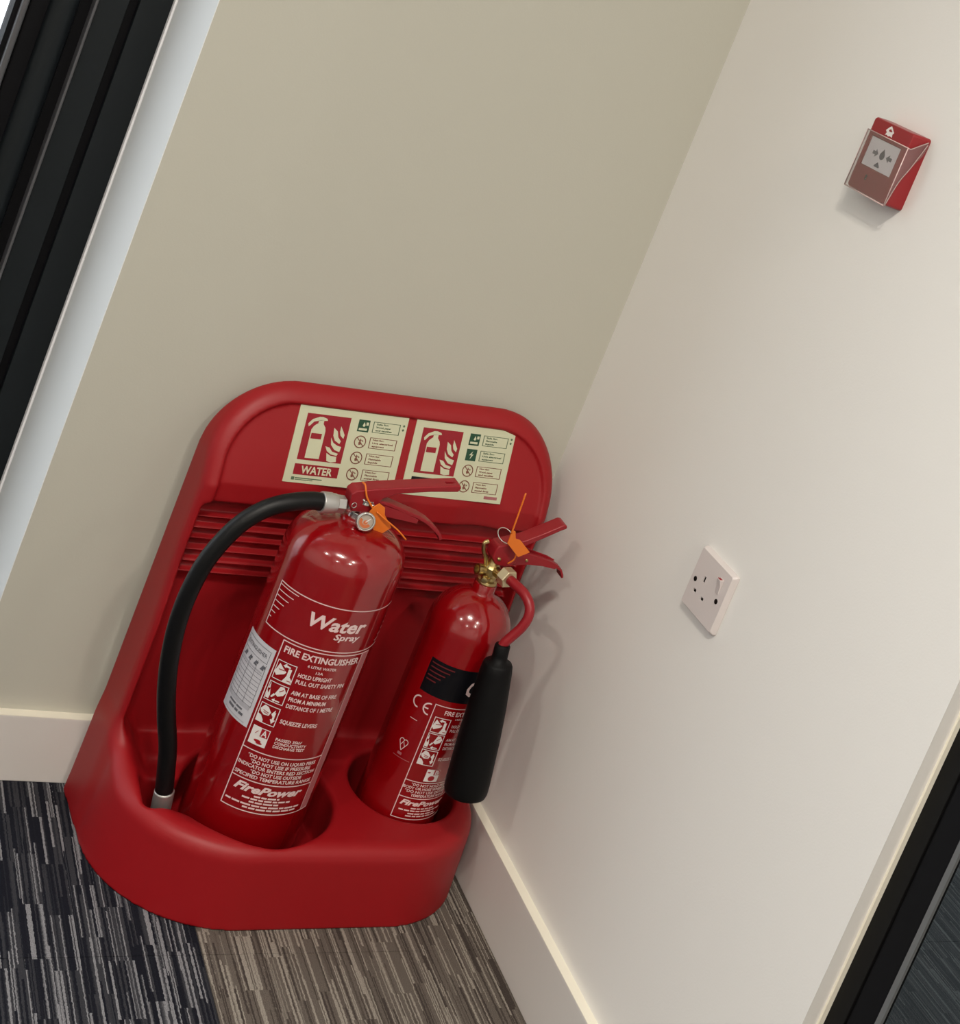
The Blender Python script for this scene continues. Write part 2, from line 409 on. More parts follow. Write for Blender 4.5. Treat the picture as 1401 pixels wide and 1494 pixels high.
for x in (-2.05, -3.1, -3.9): wpart('mullion', x, x + 0.14, 0.225, 'black_frame', bevel=0.003)
wpart('bottom_rail', -3.9, -0.861, 0.222, 'black_frame', -0.04, 0.09); wpart('top_rail', -3.9, -0.861, 0.228, 'black_frame', 2.36, 2.45)
for x0, x1 in ((-1.91, -0.9305), (-2.96, -2.05), (-3.76, -3.1)): obj('pane', box(x0 + 0.86, 0.040, 0.09, x1 + 0.86, 0.046, 2.36), 'glass', win)

# glazed partition after the right wall
door = struct_empty('door_1', (0.055, DY, 0))
def dpart(name, x0, y0, x1, y1, m, z0=0.0, z1=ZC - 0.001, bevel=0.0): return obj(name, box(x0 - 0.055, y0 - DY, z0, x1 - 0.055, y1 - DY, z1), m, door, bevel=bevel)
dpart('frame_post', 0.0285, -0.938, 0.0800, DY - 0.0005, 'black_frame_matt', bevel=0.001)
dpart('post_groove', 0.0320, -0.9405, 0.0800, -0.938, 'black_soft')
dpart('door_stile', 0.0300, -0.9735, 0.0470, -0.9405, 'black_soft', bevel=0.001)
dpart('seal', 0.0300, -0.9805, 0.0340, -0.9735, 'grey_seal')
dpart('pane', 0.0345, -2.15, 0.0405, -0.9740, 'glass_grey', 0.0)
dpart('frame_post', 0.0330, -2.21, 0.0800, -2.15, 'black_frame'); dpart('pane', 0.0480, -3.34, 0.0560, -2.21, 'glass_grey')
dpart('frame_post', 0.0330, -3.40, 0.0800, -3.34, 'black_frame')

# ------------------------------------------------------------------ ceiling downlights (above the picture)
for i, (x, y) in enumerate(LAMPS):
    lab = ['round recessed ceiling downlight nearest the alarm call point wall', 'round recessed ceiling downlight paired beside the nearest one', 'round recessed ceiling downlight over the left side of the room by the window',
           'round recessed ceiling downlight towards the rear by the glazed partition', 'round recessed ceiling downlight in the rear left of the room', 'round recessed ceiling downlight close to the glazed partition',
           'round recessed downlight beyond the glazed partition, nearer the rear', 'added round downlight beyond the glazed partition, brightening the floor behind the right wall'][i]
    t = thing('ceiling_light', lab, 'light', (x, y, ZC), group='recessed ceiling downlights')
    obj('trim_ring', lathe([(0.112, -0.0001), (0.112, -0.008), (0.085, -0.012), (0.085, -0.0001)], n=40), 'white_plastic', t, smooth=True)
    obj('diffuser', lathe([(0.084, -0.001), (0.084, -0.006)], n=32), 'lamp', t)
    l = bpy.data.lights.new('downlight', 'AREA'); l.shape = 'DISK'; l.size = 0.15; l.energy = LAMP_POWER; l.color = LAMP_COLOUR
    o = bpy.data.objects.new('downlight', l); COL.objects.link(o); o.location = (x, y, ZC - 0.016)

# ------------------------------------------------------------------ moulded stand (signed distance field -> surface nets)
def surface_nets(field, origin, h):
    nx, ny, nz = field.shape; ins = field < 0
    corner = [(i, j, k) for i in (0, 1) for j in (0, 1) for k in (0, 1)]
    sub = lambda a, c: a[c[0]:nx - 1 + c[0], c[1]:ny - 1 + c[1], c[2]:nz - 1 + c[2]]
    cnt = sum(sub(ins, c).astype(np.int8) for c in corner); act = (cnt > 0) & (cnt < 8)
    I = np.argwhere(act); idx = -np.ones(act.shape, np.int64); idx[act] = np.arange(len(I))
    acc = np.zeros((len(I), 3)); n = np.zeros(len(I))
    F = {c: field[I[:, 0] + c[0], I[:, 1] + c[1], I[:, 2] + c[2]] for c in corner}
    for a in corner:
        for ax in range(3):
            if a[ax]: continue
            b = list(a); b[ax] = 1; b = tuple(b); fa, fb = F[a], F[b]; m = (fa < 0) != (fb < 0)
            t = np.where(m, fa / np.where(m, fa - fb, 1), 0)
            p = np.array(a, float)[None, :].repeat(len(I), 0); p[:, ax] = t
            acc[m] += p[m]; n[m] += 1
    V = origin + h * (I + acc / n[:, None]); Q = []
    for ax in range(3):
        u, v = (ax + 1) % 3, (ax + 2) % 3
        sl0 = [slice(None)] * 3; sl1 = [slice(None)] * 3; sl0[ax] = slice(0, -1); sl1[ax] = slice(1, None)
        a, b = ins[tuple(sl0)], ins[tuple(sl1)]
        E = np.argwhere(a != b); E = E[(E[:, u] > 0) & (E[:, v] > 0) & (E[:, u] < field.shape[u] - 1) & (E[:, v] < field.shape[v] - 1)]
        flip = a[E[:, 0], E[:, 1], E[:, 2]]; q = []
        for du, dv in ((-1, -1), (0, -1), (0, 0), (-1, 0)):
            c = E.copy(); c[:, u] += du; c[:, v] += dv; q.append(idx[c[:, 0], c[:, 1], c[:, 2]])
        q = np.stack(q, 1); q[~flip] = q[~flip][:, ::-1]; Q.append(q)
    return V, np.concatenate(Q)
def smax(a, b, k):
    hh = np.clip(0.5 + 0.5 * (a - b) / k, 0, 1); return b + (a - b) * hh + k * hh * (1 - hh)
def smin(a, b, k): return -smax(-a, -b, k)
def ssm(x, a, b):
    t = np.clip((x - a) / (b - a), 0, 1); return t * t * (3 - 2 * t)

ST_W, ST_H, ST_D, ST_SHEAR = 0.551, 0.677, 0.291, 0.058
def sign_y(z): return -(0.023 + 0.333 * (0.651 - z))
def build_stand_mesh():
    h = 0.0026
    gx = np.arange(-0.285, 0.2855, h, dtype=np.float32); gy = np.arange(-0.303, 0.012, h, dtype=np.float32); gz = np.arange(-0.009, 0.695, h, dtype=np.float32)
    X, Y, Zr = np.meshgrid(gx, gy, gz, indexing='ij')
    Z = Zr
    # front outline of the backboard
    hw = ST_W / 2; r = np.where(X < 0, 0.112, 0.128).astype(np.float32)
    qx = np.abs(X) - hw + r; qz = (Z - (ST_H - 0.5)) - 0.5 + r
    d2 = np.sqrt(np.maximum(qx, 0) ** 2 + np.maximum(qz, 0) ** 2) + np.minimum(np.maximum(qx, qz), 0) - r
    rim = np.maximum(np.minimum(-(0.023 + 0.333 * (0.651 - Z)) - 0.006, -0.018), -0.069 - 0.013 * ssm(Z, 0.45, 0.3))
    back = smax(d2 + 0.10 * np.clip(-Y, 0, 1), (rim - Y) * 0.95, 0.022)
    # sign panel, recessed inside the rim and leaning back
    pz = np.maximum(-(0.023 + 0.333 * (0.651 - Z)), -0.0615)
    panel = smax(smax(d2 + 0.0265, 0.45 - Z, 0.01), (Y - pz) * 0.95, 0.004)
    back = smax(back, -panel, 0.005)
    # lower recess with ribs
    rz = (Z - 0.3795) / 0.0172
    ribs = np.where((Z > 0.3795) & (Z < 0.4827), 0.010 * np.abs(np.sin(np.pi * rz)) ** 6, 0).astype(np.float32)
    yr = -0.031 - ribs - 0.006 * ssm(Z, 0.368, 0.388)
    ex = 0.259 + 0.14 * (Y + 0.06)*-1.0*0.15
    rec = smax(smax(np.abs(X) - ex, smax(Z - 0.504, 0.118 - Z, 0.006), 0.012), Y - yr, 0.004)
    back = smax(back, -rec, 0.006)
    # tray
    r2 = np.where(X < 0, 0.185, 0.145).astype(np.float32); drf = 0.055 * (Z)
    qx = np.abs(X) - hw + r2; qy = -(Y + ST_D) + r2 ; qy = (-Y - ST_D) + r2
    foot = np.sqrt(np.maximum(qx, 0) ** 2 + np.maximum(qy, 0) ** 2) + np.minimum(np.maximum(qx, qy), 0) - r2 + drf
    ztop = 0.120 + 0.03 * ssm(foot, -0.05, -0.012) * ssm(Y, -0.17, -0.05) + 0.004 * ssm(Y, -0.28, -0.05)
    ztop = ztop - 0.012 * ssm(-foot, 0.022, 0.06) * ssm(-X, 0.10, 0.2)
    tray = smax(foot, Z - ztop, 0.024)
    body = smin(back, tray, 0.022)
    # wells
    w1 = smax(np.sqrt((X + 0.073) ** 2 + (Y + 0.163) ** 2) - 0.108, 0.045 - Z, 0.006)
    w2 = smax(np.sqrt((X - 0.157) ** 2 + (Y + 0.140) ** 2) - 0.082, 0.045 - Z, 0.006)
    qx = np.abs(X + 0.178) - 0.042; qy = np.abs(Y + 0.160) - 0.020
    bx = np.sqrt(np.maximum(qx, 0) ** 2 + np.maximum(qy, 0) ** 2) + np.minimum(np.maximum(qx, qy), 0) - 0.015
    w3 = smax(bx, 0.055 - Z, 0.008)
    well = smin(w1, w3, 0.012)
    body = smax(body, -well, 0.009); body = smax(body, -w2, 0.009)
    body = smax(body, Y - 0.0, 0.007); body = np.maximum(body, -Zr + 0.0005)
    V, Q = surface_nets(body.astype(np.float64), np.array([gx[0], gy[0], gz[0]], float), h)
    V[:, 2] += ST_SHEAR * V[:, 0] * V[:, 2] / ST_H
    me = bpy.data.meshes.new('moulded_body'); me.vertices.add(len(V)); me.vertices.foreach_set('co', V.astype(np.float32).ravel())
    me.loops.add(Q.size); me.loops.foreach_set('vertex_index', Q.astype(np.int32).ravel())
    me.polygons.add(len(Q)); me.polygons.foreach_set('loop_start', np.arange(0, Q.size, 4, dtype=np.int32)); me.update(calc_edges=True); me.validate()
    return me
STAND_LOC = Vector((-0.299, -0.0195, 0.0)); STAND_ROT = math.radians(1.15)
stand = thing('extinguisher_stand', 'red moulded plastic double extinguisher stand standing in the corner on the carpet', 'stand', STAND_LOC, STAND_ROT)
sb = obj('moulded_body', build_stand_mesh(), 'stand', stand, smooth=True)

# ---- the two signs on the stand
def sh_z(x, z): return z + ST_SHEAR * x * z / ST_H
def sign_map(x0, w=0.1650, z0=0.546, hgt=0.105):
    def f(u, v, h):        # u,v in 0..1 (v from the bottom)
        x = x0 + u * w; z = z0 + v * hgt; y = sign_y(z) - 0.0012 - h
        return (x, y, sh_z(x, z))
    return f
def sign(x0, kind):
    mp = sign_map(x0); plate = bmesh.new()
    a = [plate.verts.new(mp(u, v, 0)) for u, v in ((0, 0), (1, 0), (1, 1), (0, 1))]; b = [plate.verts.new(mp(u, v, -0.0016)) for u, v in ((0, 0), (1, 0), (1, 1), (0, 1))]
    plate.faces.new(a); plate.faces.new(b[::-1])
    for i in range(4): plate.faces.new((a[i], b[i], b[(i + 1) % 4], a[(i + 1) % 4]))
    bmesh.ops.recalc_face_normals(plate, faces=plate.faces)
    p = obj('sign', plate, 'lumi', stand, label='cream sign with red panel reading WATER' if kind == 'water' else 'cream sign with red panel and green lightning square')
    P = lambda: Print(mp, 0.5)
    red = P().rect(0.077, 1 - 0.704, 0.472, 1 - 0.106, 0.0002)
    if kind == 'water': red.rect(0.072, 1 - 0.895, 0.470, 1 - 0.756, 0.0002)
    red.done('red_panel', 'sign_red', p)
    if kind != 'water': P().rect(0.072, 1 - 0.895, 0.470, 1 - 0.756, 0.0002).done('black_panel', 'print_black', p)
    # extinguisher and flame symbols
    s = P(); h = 0.0005; U = lambda px, py: (0.077 + 0.395 * px, 1 - (0.106 + 0.598 * py))
    s.poly([U(*q) for q in ((0.16, 0.95), (0.16, 0.34), (0.20, 0.26), (0.27, 0.20), (0.40, 0.20), (0.46, 0.27), (0.48, 0.34), (0.48, 0.95))], h)
    s.poly([U(*q) for q in ((0.28, 0.21), (0.28, 0.12), (0.40, 0.12), (0.40, 0.21))], h)
    s.poly([U(*q) for q in ((0.08, 0.28), (0.06, 0.22), (0.14, 0.12), (0.28, 0.055), (0.36, 0.05), (0.40, 0.13), (0.28, 0.14), (0.18, 0.17), (0.11, 0.26))], h)
    s.poly([U(*q) for q in ((0.36, 0.05), (0.46, 0.08), (0.48, 0.12), (0.40, 0.13))], h)
    for fl in (((0.66, 0.97), (0.62, 0.80), (0.72, 0.85), (0.86, 0.86), (0.88, 0.97), (0.76, 0.99)),
               ((0.56, 0.66), (0.66, 0.68), (0.74, 0.76), (0.88, 0.79), (0.86, 0.84), (0.72, 0.82), (0.62, 0.76)),
               ((0.64, 0.46), (0.72, 0.57), (0.82, 0.62), (0.92, 0.64), (0.90, 0.75), (0.78, 0.72), (0.68, 0.62)),
               ((0.66, 0.25), (0.76, 0.32), (0.80, 0.44), (0.88, 0.52), (0.86, 0.58), (0.74, 0.52), (0.68, 0.42)),
               ((0.81, 0.20), (0.88, 0.30), (0.93, 0.38), (0.92, 0.46), (0.84, 0.40), (0.81, 0.32))):
        s.poly([U(*q) for q in fl], h)
    if kind == 'water': s.text('WATER', 0.135, 0.415, 1 - 0.875, 1 - 0.778, h, bold=0.03)
    s.done('symbols', 'lumi', p)
    s = P(); s.rect(U(0.18, 0)[0], U(0, 0.53)[1], U(0.42, 0)[0], U(0, 0.41)[1], 0.0008); s.done('symbol_band', 'sign_red', p)
    # icon column
    rows = [0.186, 0.393, 0.603, 0.814]; green = [0] if kind == 'water' else [0, 1]
    g = P(); gs = P(); rl = P(); gl = P(); dk = P()
    asp = 0.1107 / 0.165
    for i, w in enumerate(rows):
        c = (0.597, 1 - w)
        box_ = (0.682, 1 - w - 0.071, 0.936, 1 - w + 0.071)
        tgt = gl if i in green else rl
        tgt.frame(box_[0], box_[1], box_[2], box_[3], 0.0072, 0.0003)
        words = {'water': [('Safe for:', 'Wood, paper', 'and textiles'), ('Not for:', 'Live electrical', 'equipment'), ('Not for:', 'Flammable', 'liquids'), ('Not for:', 'Flammable', 'metal fires')],
                 'co2': [('Safe for:', 'Flammable', 'liquids'), ('Safe for:', 'Live electrical', 'equipment'), ('Not for:', 'Wood, paper', 'and textiles'), ('Not for:', 'Flammable', 'metal fires')]}[kind][i]
        for k, t in enumerate(words):
            tgt.text(t, 0.712, 0.712 + 0.0128 * len(t), 1 - w + 0.030 - 0.040 * k, 1 - w + 0.053 - 0.040 * k, 0.0003, bold=0.035)
        if i in green:
            g.rect(c[0] - 0.052, c[1] - 0.078, c[0] + 0.052, c[1] + 0.078, 0.0003)
            if kind == 'co2' and i == 1:
                gs.poly([(c[0] + dx, c[1] + dy) for dx, dy in ((0.012, 0.055), (-0.022, -0.005), (0.0, -0.002), (-0.008, -0.058), (0.022, 0.012), (0.002, 0.008))], 0.0006)
            else:
                gs.poly([(c[0] + dx, c[1] + dy) for dx, dy in ((-0.012, 0.00), (0.0, 0.05), (0.014, 0.012), (0.004, -0.012))], 0.0006)
                gs.rect(c[0] - 0.04, c[1] - 0.058, c[0] + 0.035, c[1] - 0.03, 0.0006); gs.rect(c[0] + 0.02, c[1] + 0.01, c[0] + 0.042, c[1] + 0.05, 0.0006)
        else:
            n = 26; rr = 0.055; ww = 0.009
            for q in range(n):
                t0, t1 = 2 * math.pi * q / n, 2 * math.pi * (q + 1) / n
                dk.poly([(c[0] + rad * math.cos(t), c[1] + rad / asp * math.sin(t)) for rad, t in ((rr - ww, t0), (rr, t0), (rr, t1), (rr - ww, t1))], 0.0006)
            dk.line((c[0] - 0.033, c[1] + 0.052), (c[0] + 0.033, c[1] - 0.052), 0.009, 0.0006)
            dk.poly([(c[0] + dx, c[1] + dy) for dx, dy in ((-0.004, 0.045), (0.012, 0.02), (0.002, -0.004), (0.018, -0.03), (-0.008, -0.044), (-0.014, -0.014), (-0.004, 0.008))], 0.0005)
            dk.poly([(c[0] + dx, c[1] + dy) for dx, dy in ((0.016, 0.03), (0.03, 0.012), (0.016, 0.0))], 0.0005)
    g.done('green_squares', 'sign_green', p); gs.done('green_square_symbols', 'lumi', p)
    dk.done('prohibition_symbols', 'sign_line', p); rl.done('red_lettering', 'sign_line', p); 
    gl.text('e', 0.960, 0.976, 1 - 0.138, 1 - 0.118, 0.0003); gl.disc((0.968, 1 - 0.127), 0.010, 0.0004, ry=0.015); gl.disc((0.966, 1 - 0.181), 0.010, 0.0004, ry=0.015)
    if kind == 'water': gl.rect(0.068, 1 - 0.965, 0.095, 1 - 0.925, 0.0003); gl.rect(0.10, 1 - 0.943, 0.34, 1 - 0.930, 0.0003); gl.rect(0.10, 1 - 0.962, 0.26, 1 - 0.952, 0.0003)
    else: rl2 = P(); rl2.rect(0.82, 1 - 0.955, 0.955, 1 - 0.915, 0.0003); rl2.done('red_footer', 'print_dim', p)
    gl.done('green_lettering', 'sign_gline', p)
sign(-0.163, 'water'); sign(0.015, 'co2')

# ------------------------------------------------------------------ water extinguisher
def cyl_map(cx, cy, R):
    def f(s, z, h):
        a = s / R; r = R + 0.00035 + h
        return (cx + r * math.sin(a), cy - r * math.cos(a), z)
    return f
WX, WY, WR = -0.382, -0.185, 0.0840
ext = thing('fire_extinguisher', 'larger red water spray extinguisher with black rubber hose in the left well of the stand', 'fire extinguisher', (WX, WY, 0.045))
inv = Matrix.Translation((-WX, -WY, -0.045))
def epart(name, bm, m, parent, **k):
    bm.transform(inv); return obj(name, bm, m, parent, **k)
prof = [(0.070, 0.046), (0.078, 0.0465), (0.0815, 0.050), (0.0815, 0.068), (0.0825, 0.070), (0.0840, 0.076), (0.0840, 0.300), (0.0840, 0.492), (0.0836, 0.500), (0.0822, 0.508), (0.0795, 0.5165), (0.0755, 0.5235), (0.070, 0.5295), (0.062, 0.535), (0.052, 0.5395), (0.042, 0.5425), (0.032, 0.545), (0.0265, 0.5465)]
body = epart('cylinder', lathe(prof, (WX, WY, 0), n=128), 'paint', ext, smooth=True)
epart('collar', lathe([(0.0235, 0.5450), (0.0240, 0.547), (0.0240, 0.5520), (0.0225, 0.5535)], (WX, WY, 0), n=48), 'paint', ext, smooth=True, bevel=0.0)
def child_print(P, name, m, label=None, parent=None, off=None):
    P.bm.transform(off or inv); return obj(name, P.bm, m, parent, label=label, stuff=name in ('pictogram_details',))
WM = cyl_map(WX, WY, WR); NP = lambda: Print(WM, 0.004)
lb = NP(); w = 0.0014
# header band
lb.rect(-0.108, 0.4575, 0.086, 0.4575 + w); lb.rect(-0.108, 0.3950, 0.086, 0.3950 + w); lb.rect(-0.108, 0.3950, -0.108 + w, 0.4586)
for i, L in enumerate((0.034, 0.0285, 0.023, 0.018, 0.013, 0.0085, 0.004)):
    z = 0.4535 - 0.0078 * i; lb.rect(-0.106, z, -0.106 + L, z + 0.0011)
for i, L in enumerate((0.004, 0.007, 0.010, 0.014, 0.019)):
    z = 0.4330 - 0.0076 * i; lb.rect(0.090 - L - 0.0035 * i * 0, z, 0.090, z + 0.0010)
lb.text('Water', -0.0530, 0.0310, 0.4245, 0.4440, 0.0001, bold=0.028, slant=0.22)
lb.text('Spray', -0.0090, 0.0285, 0.4135, 0.4225, 0.0001, bold=0.028, slant=0.22)
lb.rect(-0.070, 0.3905, 0.064, 0.3905 + w)
lb.rect(-0.070, 0.1462, -0.070 + w, 0.3915); lb.rect(-0.070, 0.1462, 0.064, 0.1462 + w); lb.rect(0.0485, 0.1470, 0.0494, 0.3905); lb.rect(0.0632, 0.147, 0.0640, 0.3905)
lb.rect(-0.070, 0.2320, 0.0485, 0.2320 + w); lb.rect(-0.070, 0.1900, 0.0485, 0.1900 + w)
lb.text('FIRE EXTINGUISHER', -0.0640, 0.0455, 0.3765, 0.3860, 0.0001, bold=0.03)
lb.text('6 LITRE WATER', -0.0270, 0.0130, 0.3680, 0.3718, 0.0001, bold=0.02); lb.text('13A', -0.0135, -0.0035, 0.3605, 0.3643, 0.0001, bold=0.02)
T = lambda s, u0, u1, z, hh=0.0060: lb.text(s, u0, u1, z, z + hh, 0.0001, bold=0.025)
T('HOLD UPRIGHT', -0.0345, 0.0120, 0.3510); T('PULL OUT SAFETY PIN', -0.0345, 0.0350, 0.3415)
T('AIM AT BASE OF FIRE', -0.0345, 0.0300, 0.3250); T('FROM A MINIMUM', -0.0345, 0.0170, 0.3150); T('DISTANCE OF 1 METRE', -0.0345, 0.0320, 0.3050)
T('SQUEEZE LEVERS', -0.0345, 0.0170, 0.2815)
T('PASSED 35kV', -0.0310, 0.0050, 0.2560, 0.0042); T('CONDUCTIVITY', -0.0310, 0.0130, 0.2505, 0.0042); T('DISCHARGE TEST', -0.0310, 0.0120, 0.2450, 0.0042)
T('*DO NOT USE ON LIQUID FIRES', -0.0580, 0.0400, 0.2225, 0.0052); T('*DO NOT USE IF PRESSURE', -0.0520, 0.0340, 0.2155, 0.0052); T('INDICATOR ENTERS RED SECTION', -0.0670, 0.0440, 0.2085, 0.0052)
T('*DO NOT USE OUTSIDE', -0.0470, 0.0250, 0.2015, 0.0052); T('SPECIFIED TEMPERATURE RANGE', -0.0670, 0.0440, 0.1945, 0.0052)
lb.text('FirePower', -0.0610, 0.0330, 0.1745, 0.1865, 0.0001, bold=0.04, slant=0.5)
for u0, u1, z, n in ((-0.030, 0.005, 0.1695, 3), (-0.045, 0.022, 0.1652, 6), (-0.034, 0.008, 0.1608, 2), (-0.066, 0.042, 0.1560, 9), (-0.040, 0.036, 0.1515, 6)):
    t = u0                                      # rows of tiny, unreadable print
    while t < u1:
        L = random.uniform(0.006, 0.014); lb.rect(t, z, min(t + L, u1), z + 0.0024); t += L + 0.0016
lp = child_print(lb, 'printed_label', 'print_', 'pale label print reading Water Spray FIRE EXTINGUISHER', ext)
bd = NP(); bd.rect(0.0494, 0.1472, 0.0632, 0.3905, -0.0001); child_print(bd, 'label_edge_band', 'band', 'pinkish vertical band', ext)
# pictograms
def picto(P, D, u0, z0, s, kind):
    """white square outline with white shapes; D receives the small dark details"""
    P.frame(u0, z0, u0 + s, z0 + s, 0.0010)
    U = lambda a, b: (u0 + a * s, z0 + b * s)
    if kind == 0:
        P.poly([U(0.02, 0.35), U(0.16, 0.85), U(0.34, 0.70), U(0.60, 0.52), U(0.52, 0.40), U(0.30, 0.28), U(0.16, 0.20)]); P.poly([U(0.34, 0.80), U(0.50, 0.96), U(0.50, 0.88), U(0.72, 0.84), U(0.72, 0.76), U(0.50, 0.78), U(0.50, 0.72)])
        P.poly([U(0.66, 0.74), U(0.82, 0.74), U(0.82, 0.36), U(0.96, 0.20), U(0.94, 0.03), U(0.52, 0.03), U(0.60, 0.20), U(0.66, 0.36)])
        D.line(U(0.20, 0.55), U(0.52, 0.58), 0.0012, 0.0003); D.line(U(0.74, 0.14), U(0.92, 0.14), 0.0012, 0.0003)
    elif kind == 1:
        P.poly([U(0.45, 0.45), U(0.60, 0.90), U(0.78, 0.92), U(0.94, 0.68), U(0.86, 0.50), U(0.62, 0.36)]); P.poly([U(0.28, 0.24), U(0.40, 0.46), U(0.48, 0.40), U(0.36, 0.22)])
        P.poly([U(0.05, 0.10), U(0.03, 0.50), U(0.12, 0.34), U(0.16, 0.60), U(0.24, 0.30), U(0.22, 0.10)]); P.poly([U(0.05, 0.60), U(0.09, 0.95), U(0.14, 0.62)])
        P.poly([U(0.40, 0.12), U(0.54, 0.22), U(0.54, 0.15), U(0.80, 0.15), U(0.80, 0.09), U(0.54, 0.09), U(0.54, 0.02)])
        D.line(U(0.62, 0.62), U(0.80, 0.78), 0.0010, 0.0003)
    else:
        P.poly([U(0.02, 0.03), U(0.02, 0.40), U(0.20, 0.36), U(0.36, 0.16), U(0.38, 0.03)]); P.poly([U(0.06, 0.66), U(0.22, 0.92), U(0.42, 0.88), U(0.62, 0.66), U(0.56, 0.46), U(0.30, 0.42), U(0.12, 0.52)])
        P.poly([U(0.66, 0.60), U(0.80, 0.86), U(0.84, 0.56), U(0.74, 0.50)]) ; P.poly([U(0.76, 0.72), U(0.86, 0.72), U(0.86, 0.34), U(0.94, 0.34), U(0.80, 0.12), U(0.68, 0.34), U(0.76, 0.34)])
        D.line(U(0.22, 0.66), U(0.52, 0.60), 0.0010, 0.0003); D.line(U(0.26, 0.56), U(0.50, 0.52), 0.0010, 0.0003)
pw, pd = NP(), NP()
picto(pw, pd, -0.0665, 0.3370, 0.0275, 0); picto(pw, pd, -0.0665, 0.3055, 0.0275, 1); picto(pw, pd, -0.0665, 0.2730, 0.0275, 2)
pw.rect(-0.0650, 0.2405, -0.0405, 0.2665); pd.rect(-0.0525, 0.2540, -0.0415, 0.2655, 0.0002); pw.text('A', -0.0510, -0.0430, 0.2550, 0.2645, 0.0005, bold=0.02)
pd.line((-0.0595, 0.2560), (-0.0560, 0.2610), 0.0008, 0.0002); pd.disc((-0.053, 0.2470), 0.0050, 0.0002, ry=0.0020); pd.disc((-0.050, 0.2445), 0.0045, 0.0002, ry=0.0016)
child_print(pw, 'pictograms', 'print_w', None, ext); child_print(pd, 'pictogram_details', 'print_red', None, ext)
# service sticker
st = NP(); st.rect(-0.1350, 0.2560, -0.0735, 0.3720, -0.0001); so = child_print(st, 'service_sticker', 'sticker', 'white service sticker with table', ext)
sd = NP(); 
sd.frame(-0.1310, 0.3480, -0.0790, 0.3660, 0.0006, 0.0003); sd.text('EXTINGUISHER', -0.128, -0.083, 0.3545, 0.3600, 0.0003, bold=0.01)
for k in range(4):
    u = -0.1245 + 0.0135 * k; sd.poly([(u - 0.0035, 0.3372), (u + 0.0035, 0.3372), (u + 0.0005, 0.3450)], 0.0003); sd.rect(u + 0.0015, 0.3405, u + 0.0050, 0.3440, 0.0004)
for z in [0.3300 - 0.0058 * i for i in range(9)]: sd.rect(-0.1310, z, -0.0790, z + 0.0005, 0.0003)
for u in (-0.131, -0.110, -0.0945, -0.0792): sd.rect(u, 0.283, u + 0.0006, 0.346, 0.0003)

for u0, u1, z, hh in ((-0.118, -0.105, 0.2660, 0.0036), (-0.103, -0.096, 0.2660, 0.0036), (-0.094, -0.086, 0.2660, 0.0036), (-0.120, -0.104, 0.2725, 0.0026), (-0.102, -0.090, 0.2725, 0.0026)):
    sd.rect(u0, z, u1, z + hh, 0.0004)      # print too small to read

sd.bm.transform(inv); obj('sticker_print', sd.bm, 'grey_print', so)
sg = NP(); sg.rect(-0.1300, 0.2775, -0.0800, 0.2830, 0.0002); sg.rect(-0.124, 0.2590, -0.080, 0.2605, 0.0002); sg.rect(-0.128,0.332,-0.0815,0.3345,0.0002)
sg.bm.transform(inv); obj('sticker_grey_panel', sg.bm, 'sticker_g', so, stuff=True)

# valve of the water extinguisher
vb = lathe([(0.0175, 0.5525), (0.0175, 0.562), (0.0125, 0.5635), (0.0125, 0.574), (0.0150, 0.576), (0.0150, 0.582), (0.009, 0.584)], (WX, WY, 0), n=32)
lathe([(0.0095, 0.0), (0.0095, 0.022), (0.0075, 0.024)], (WX, WY, 0.5665), (-1, 0, -0.02), n=24, bm=vb)
lathe([(0.0085, 0.0), (0.0085, 0.026)], (WX + 0.001, WY, 0.5590), (0.05, -1, 0), n=24, bm=vb)
epart('valve_body', vb, 'chrome', ext, smooth=True, bevel=0.0006)
g = lathe([(0.0128, 0.0), (0.0132, 0.003), (0.0132, 0.0085), (0.0118, 0.0100), (0.0104, 0.0100), (0.0104, 0.0070), (0.0, 0.0070)], (-0.3822, -0.2085, 0.5588), (-0.25, -1, 0.25), n=40)
ga = epart('pressure_gauge', g, 'chrome', ext, smooth=True, bevel=0.0004)
ax = Vector((-0.25, -1, 0.25)).normalized(); gc = Vector((-0.3822, -0.2085, 0.5588)) + ax * 0.0073
gx_, gy_, gz_ = frame_of((0, 0, 0), ax)
def gmap(u, v, h): return tuple(gc + Vector((1, 0, 0.0)).cross(ax).cross(ax) * -u * -1 + gy_ * 0 + (ax.cross(Vector((1, 0, 0)))).normalized() * -v * -1 + ax * h)
ux = Vector((1, 0, 0)); ux = (ux - ax * ux.dot(ax)).normalized(); uy = ux.cross(ax).normalized()
if uy.z < 0: uy = -uy
def gmap(u, v, h): return tuple(gc + ux * u + uy * v + ax * h)
d = Print(gmap, 0.02); d.disc((0, 0), 0.0102, 0.0001, n=28); child_print(d, 'dial', 'dial', None, None).parent = ga
d = Print(gmap, 0.02); d.ring((0, 0), 0.0085, 0.0040, 0.0003, n=20, a0=150, a1=330); d.disc((0.000, -0.001), 0.003, 0.0004); child_print(d, 'dial_scale', 'orange_d', None, None).parent = ga
d = Print(gmap, 0.02); d.line((0.0, -0.0006), (0.006, 0.005), 0.0011, 0.0006); child_print(d, 'needle', 'print_w', None, None).parent = ga

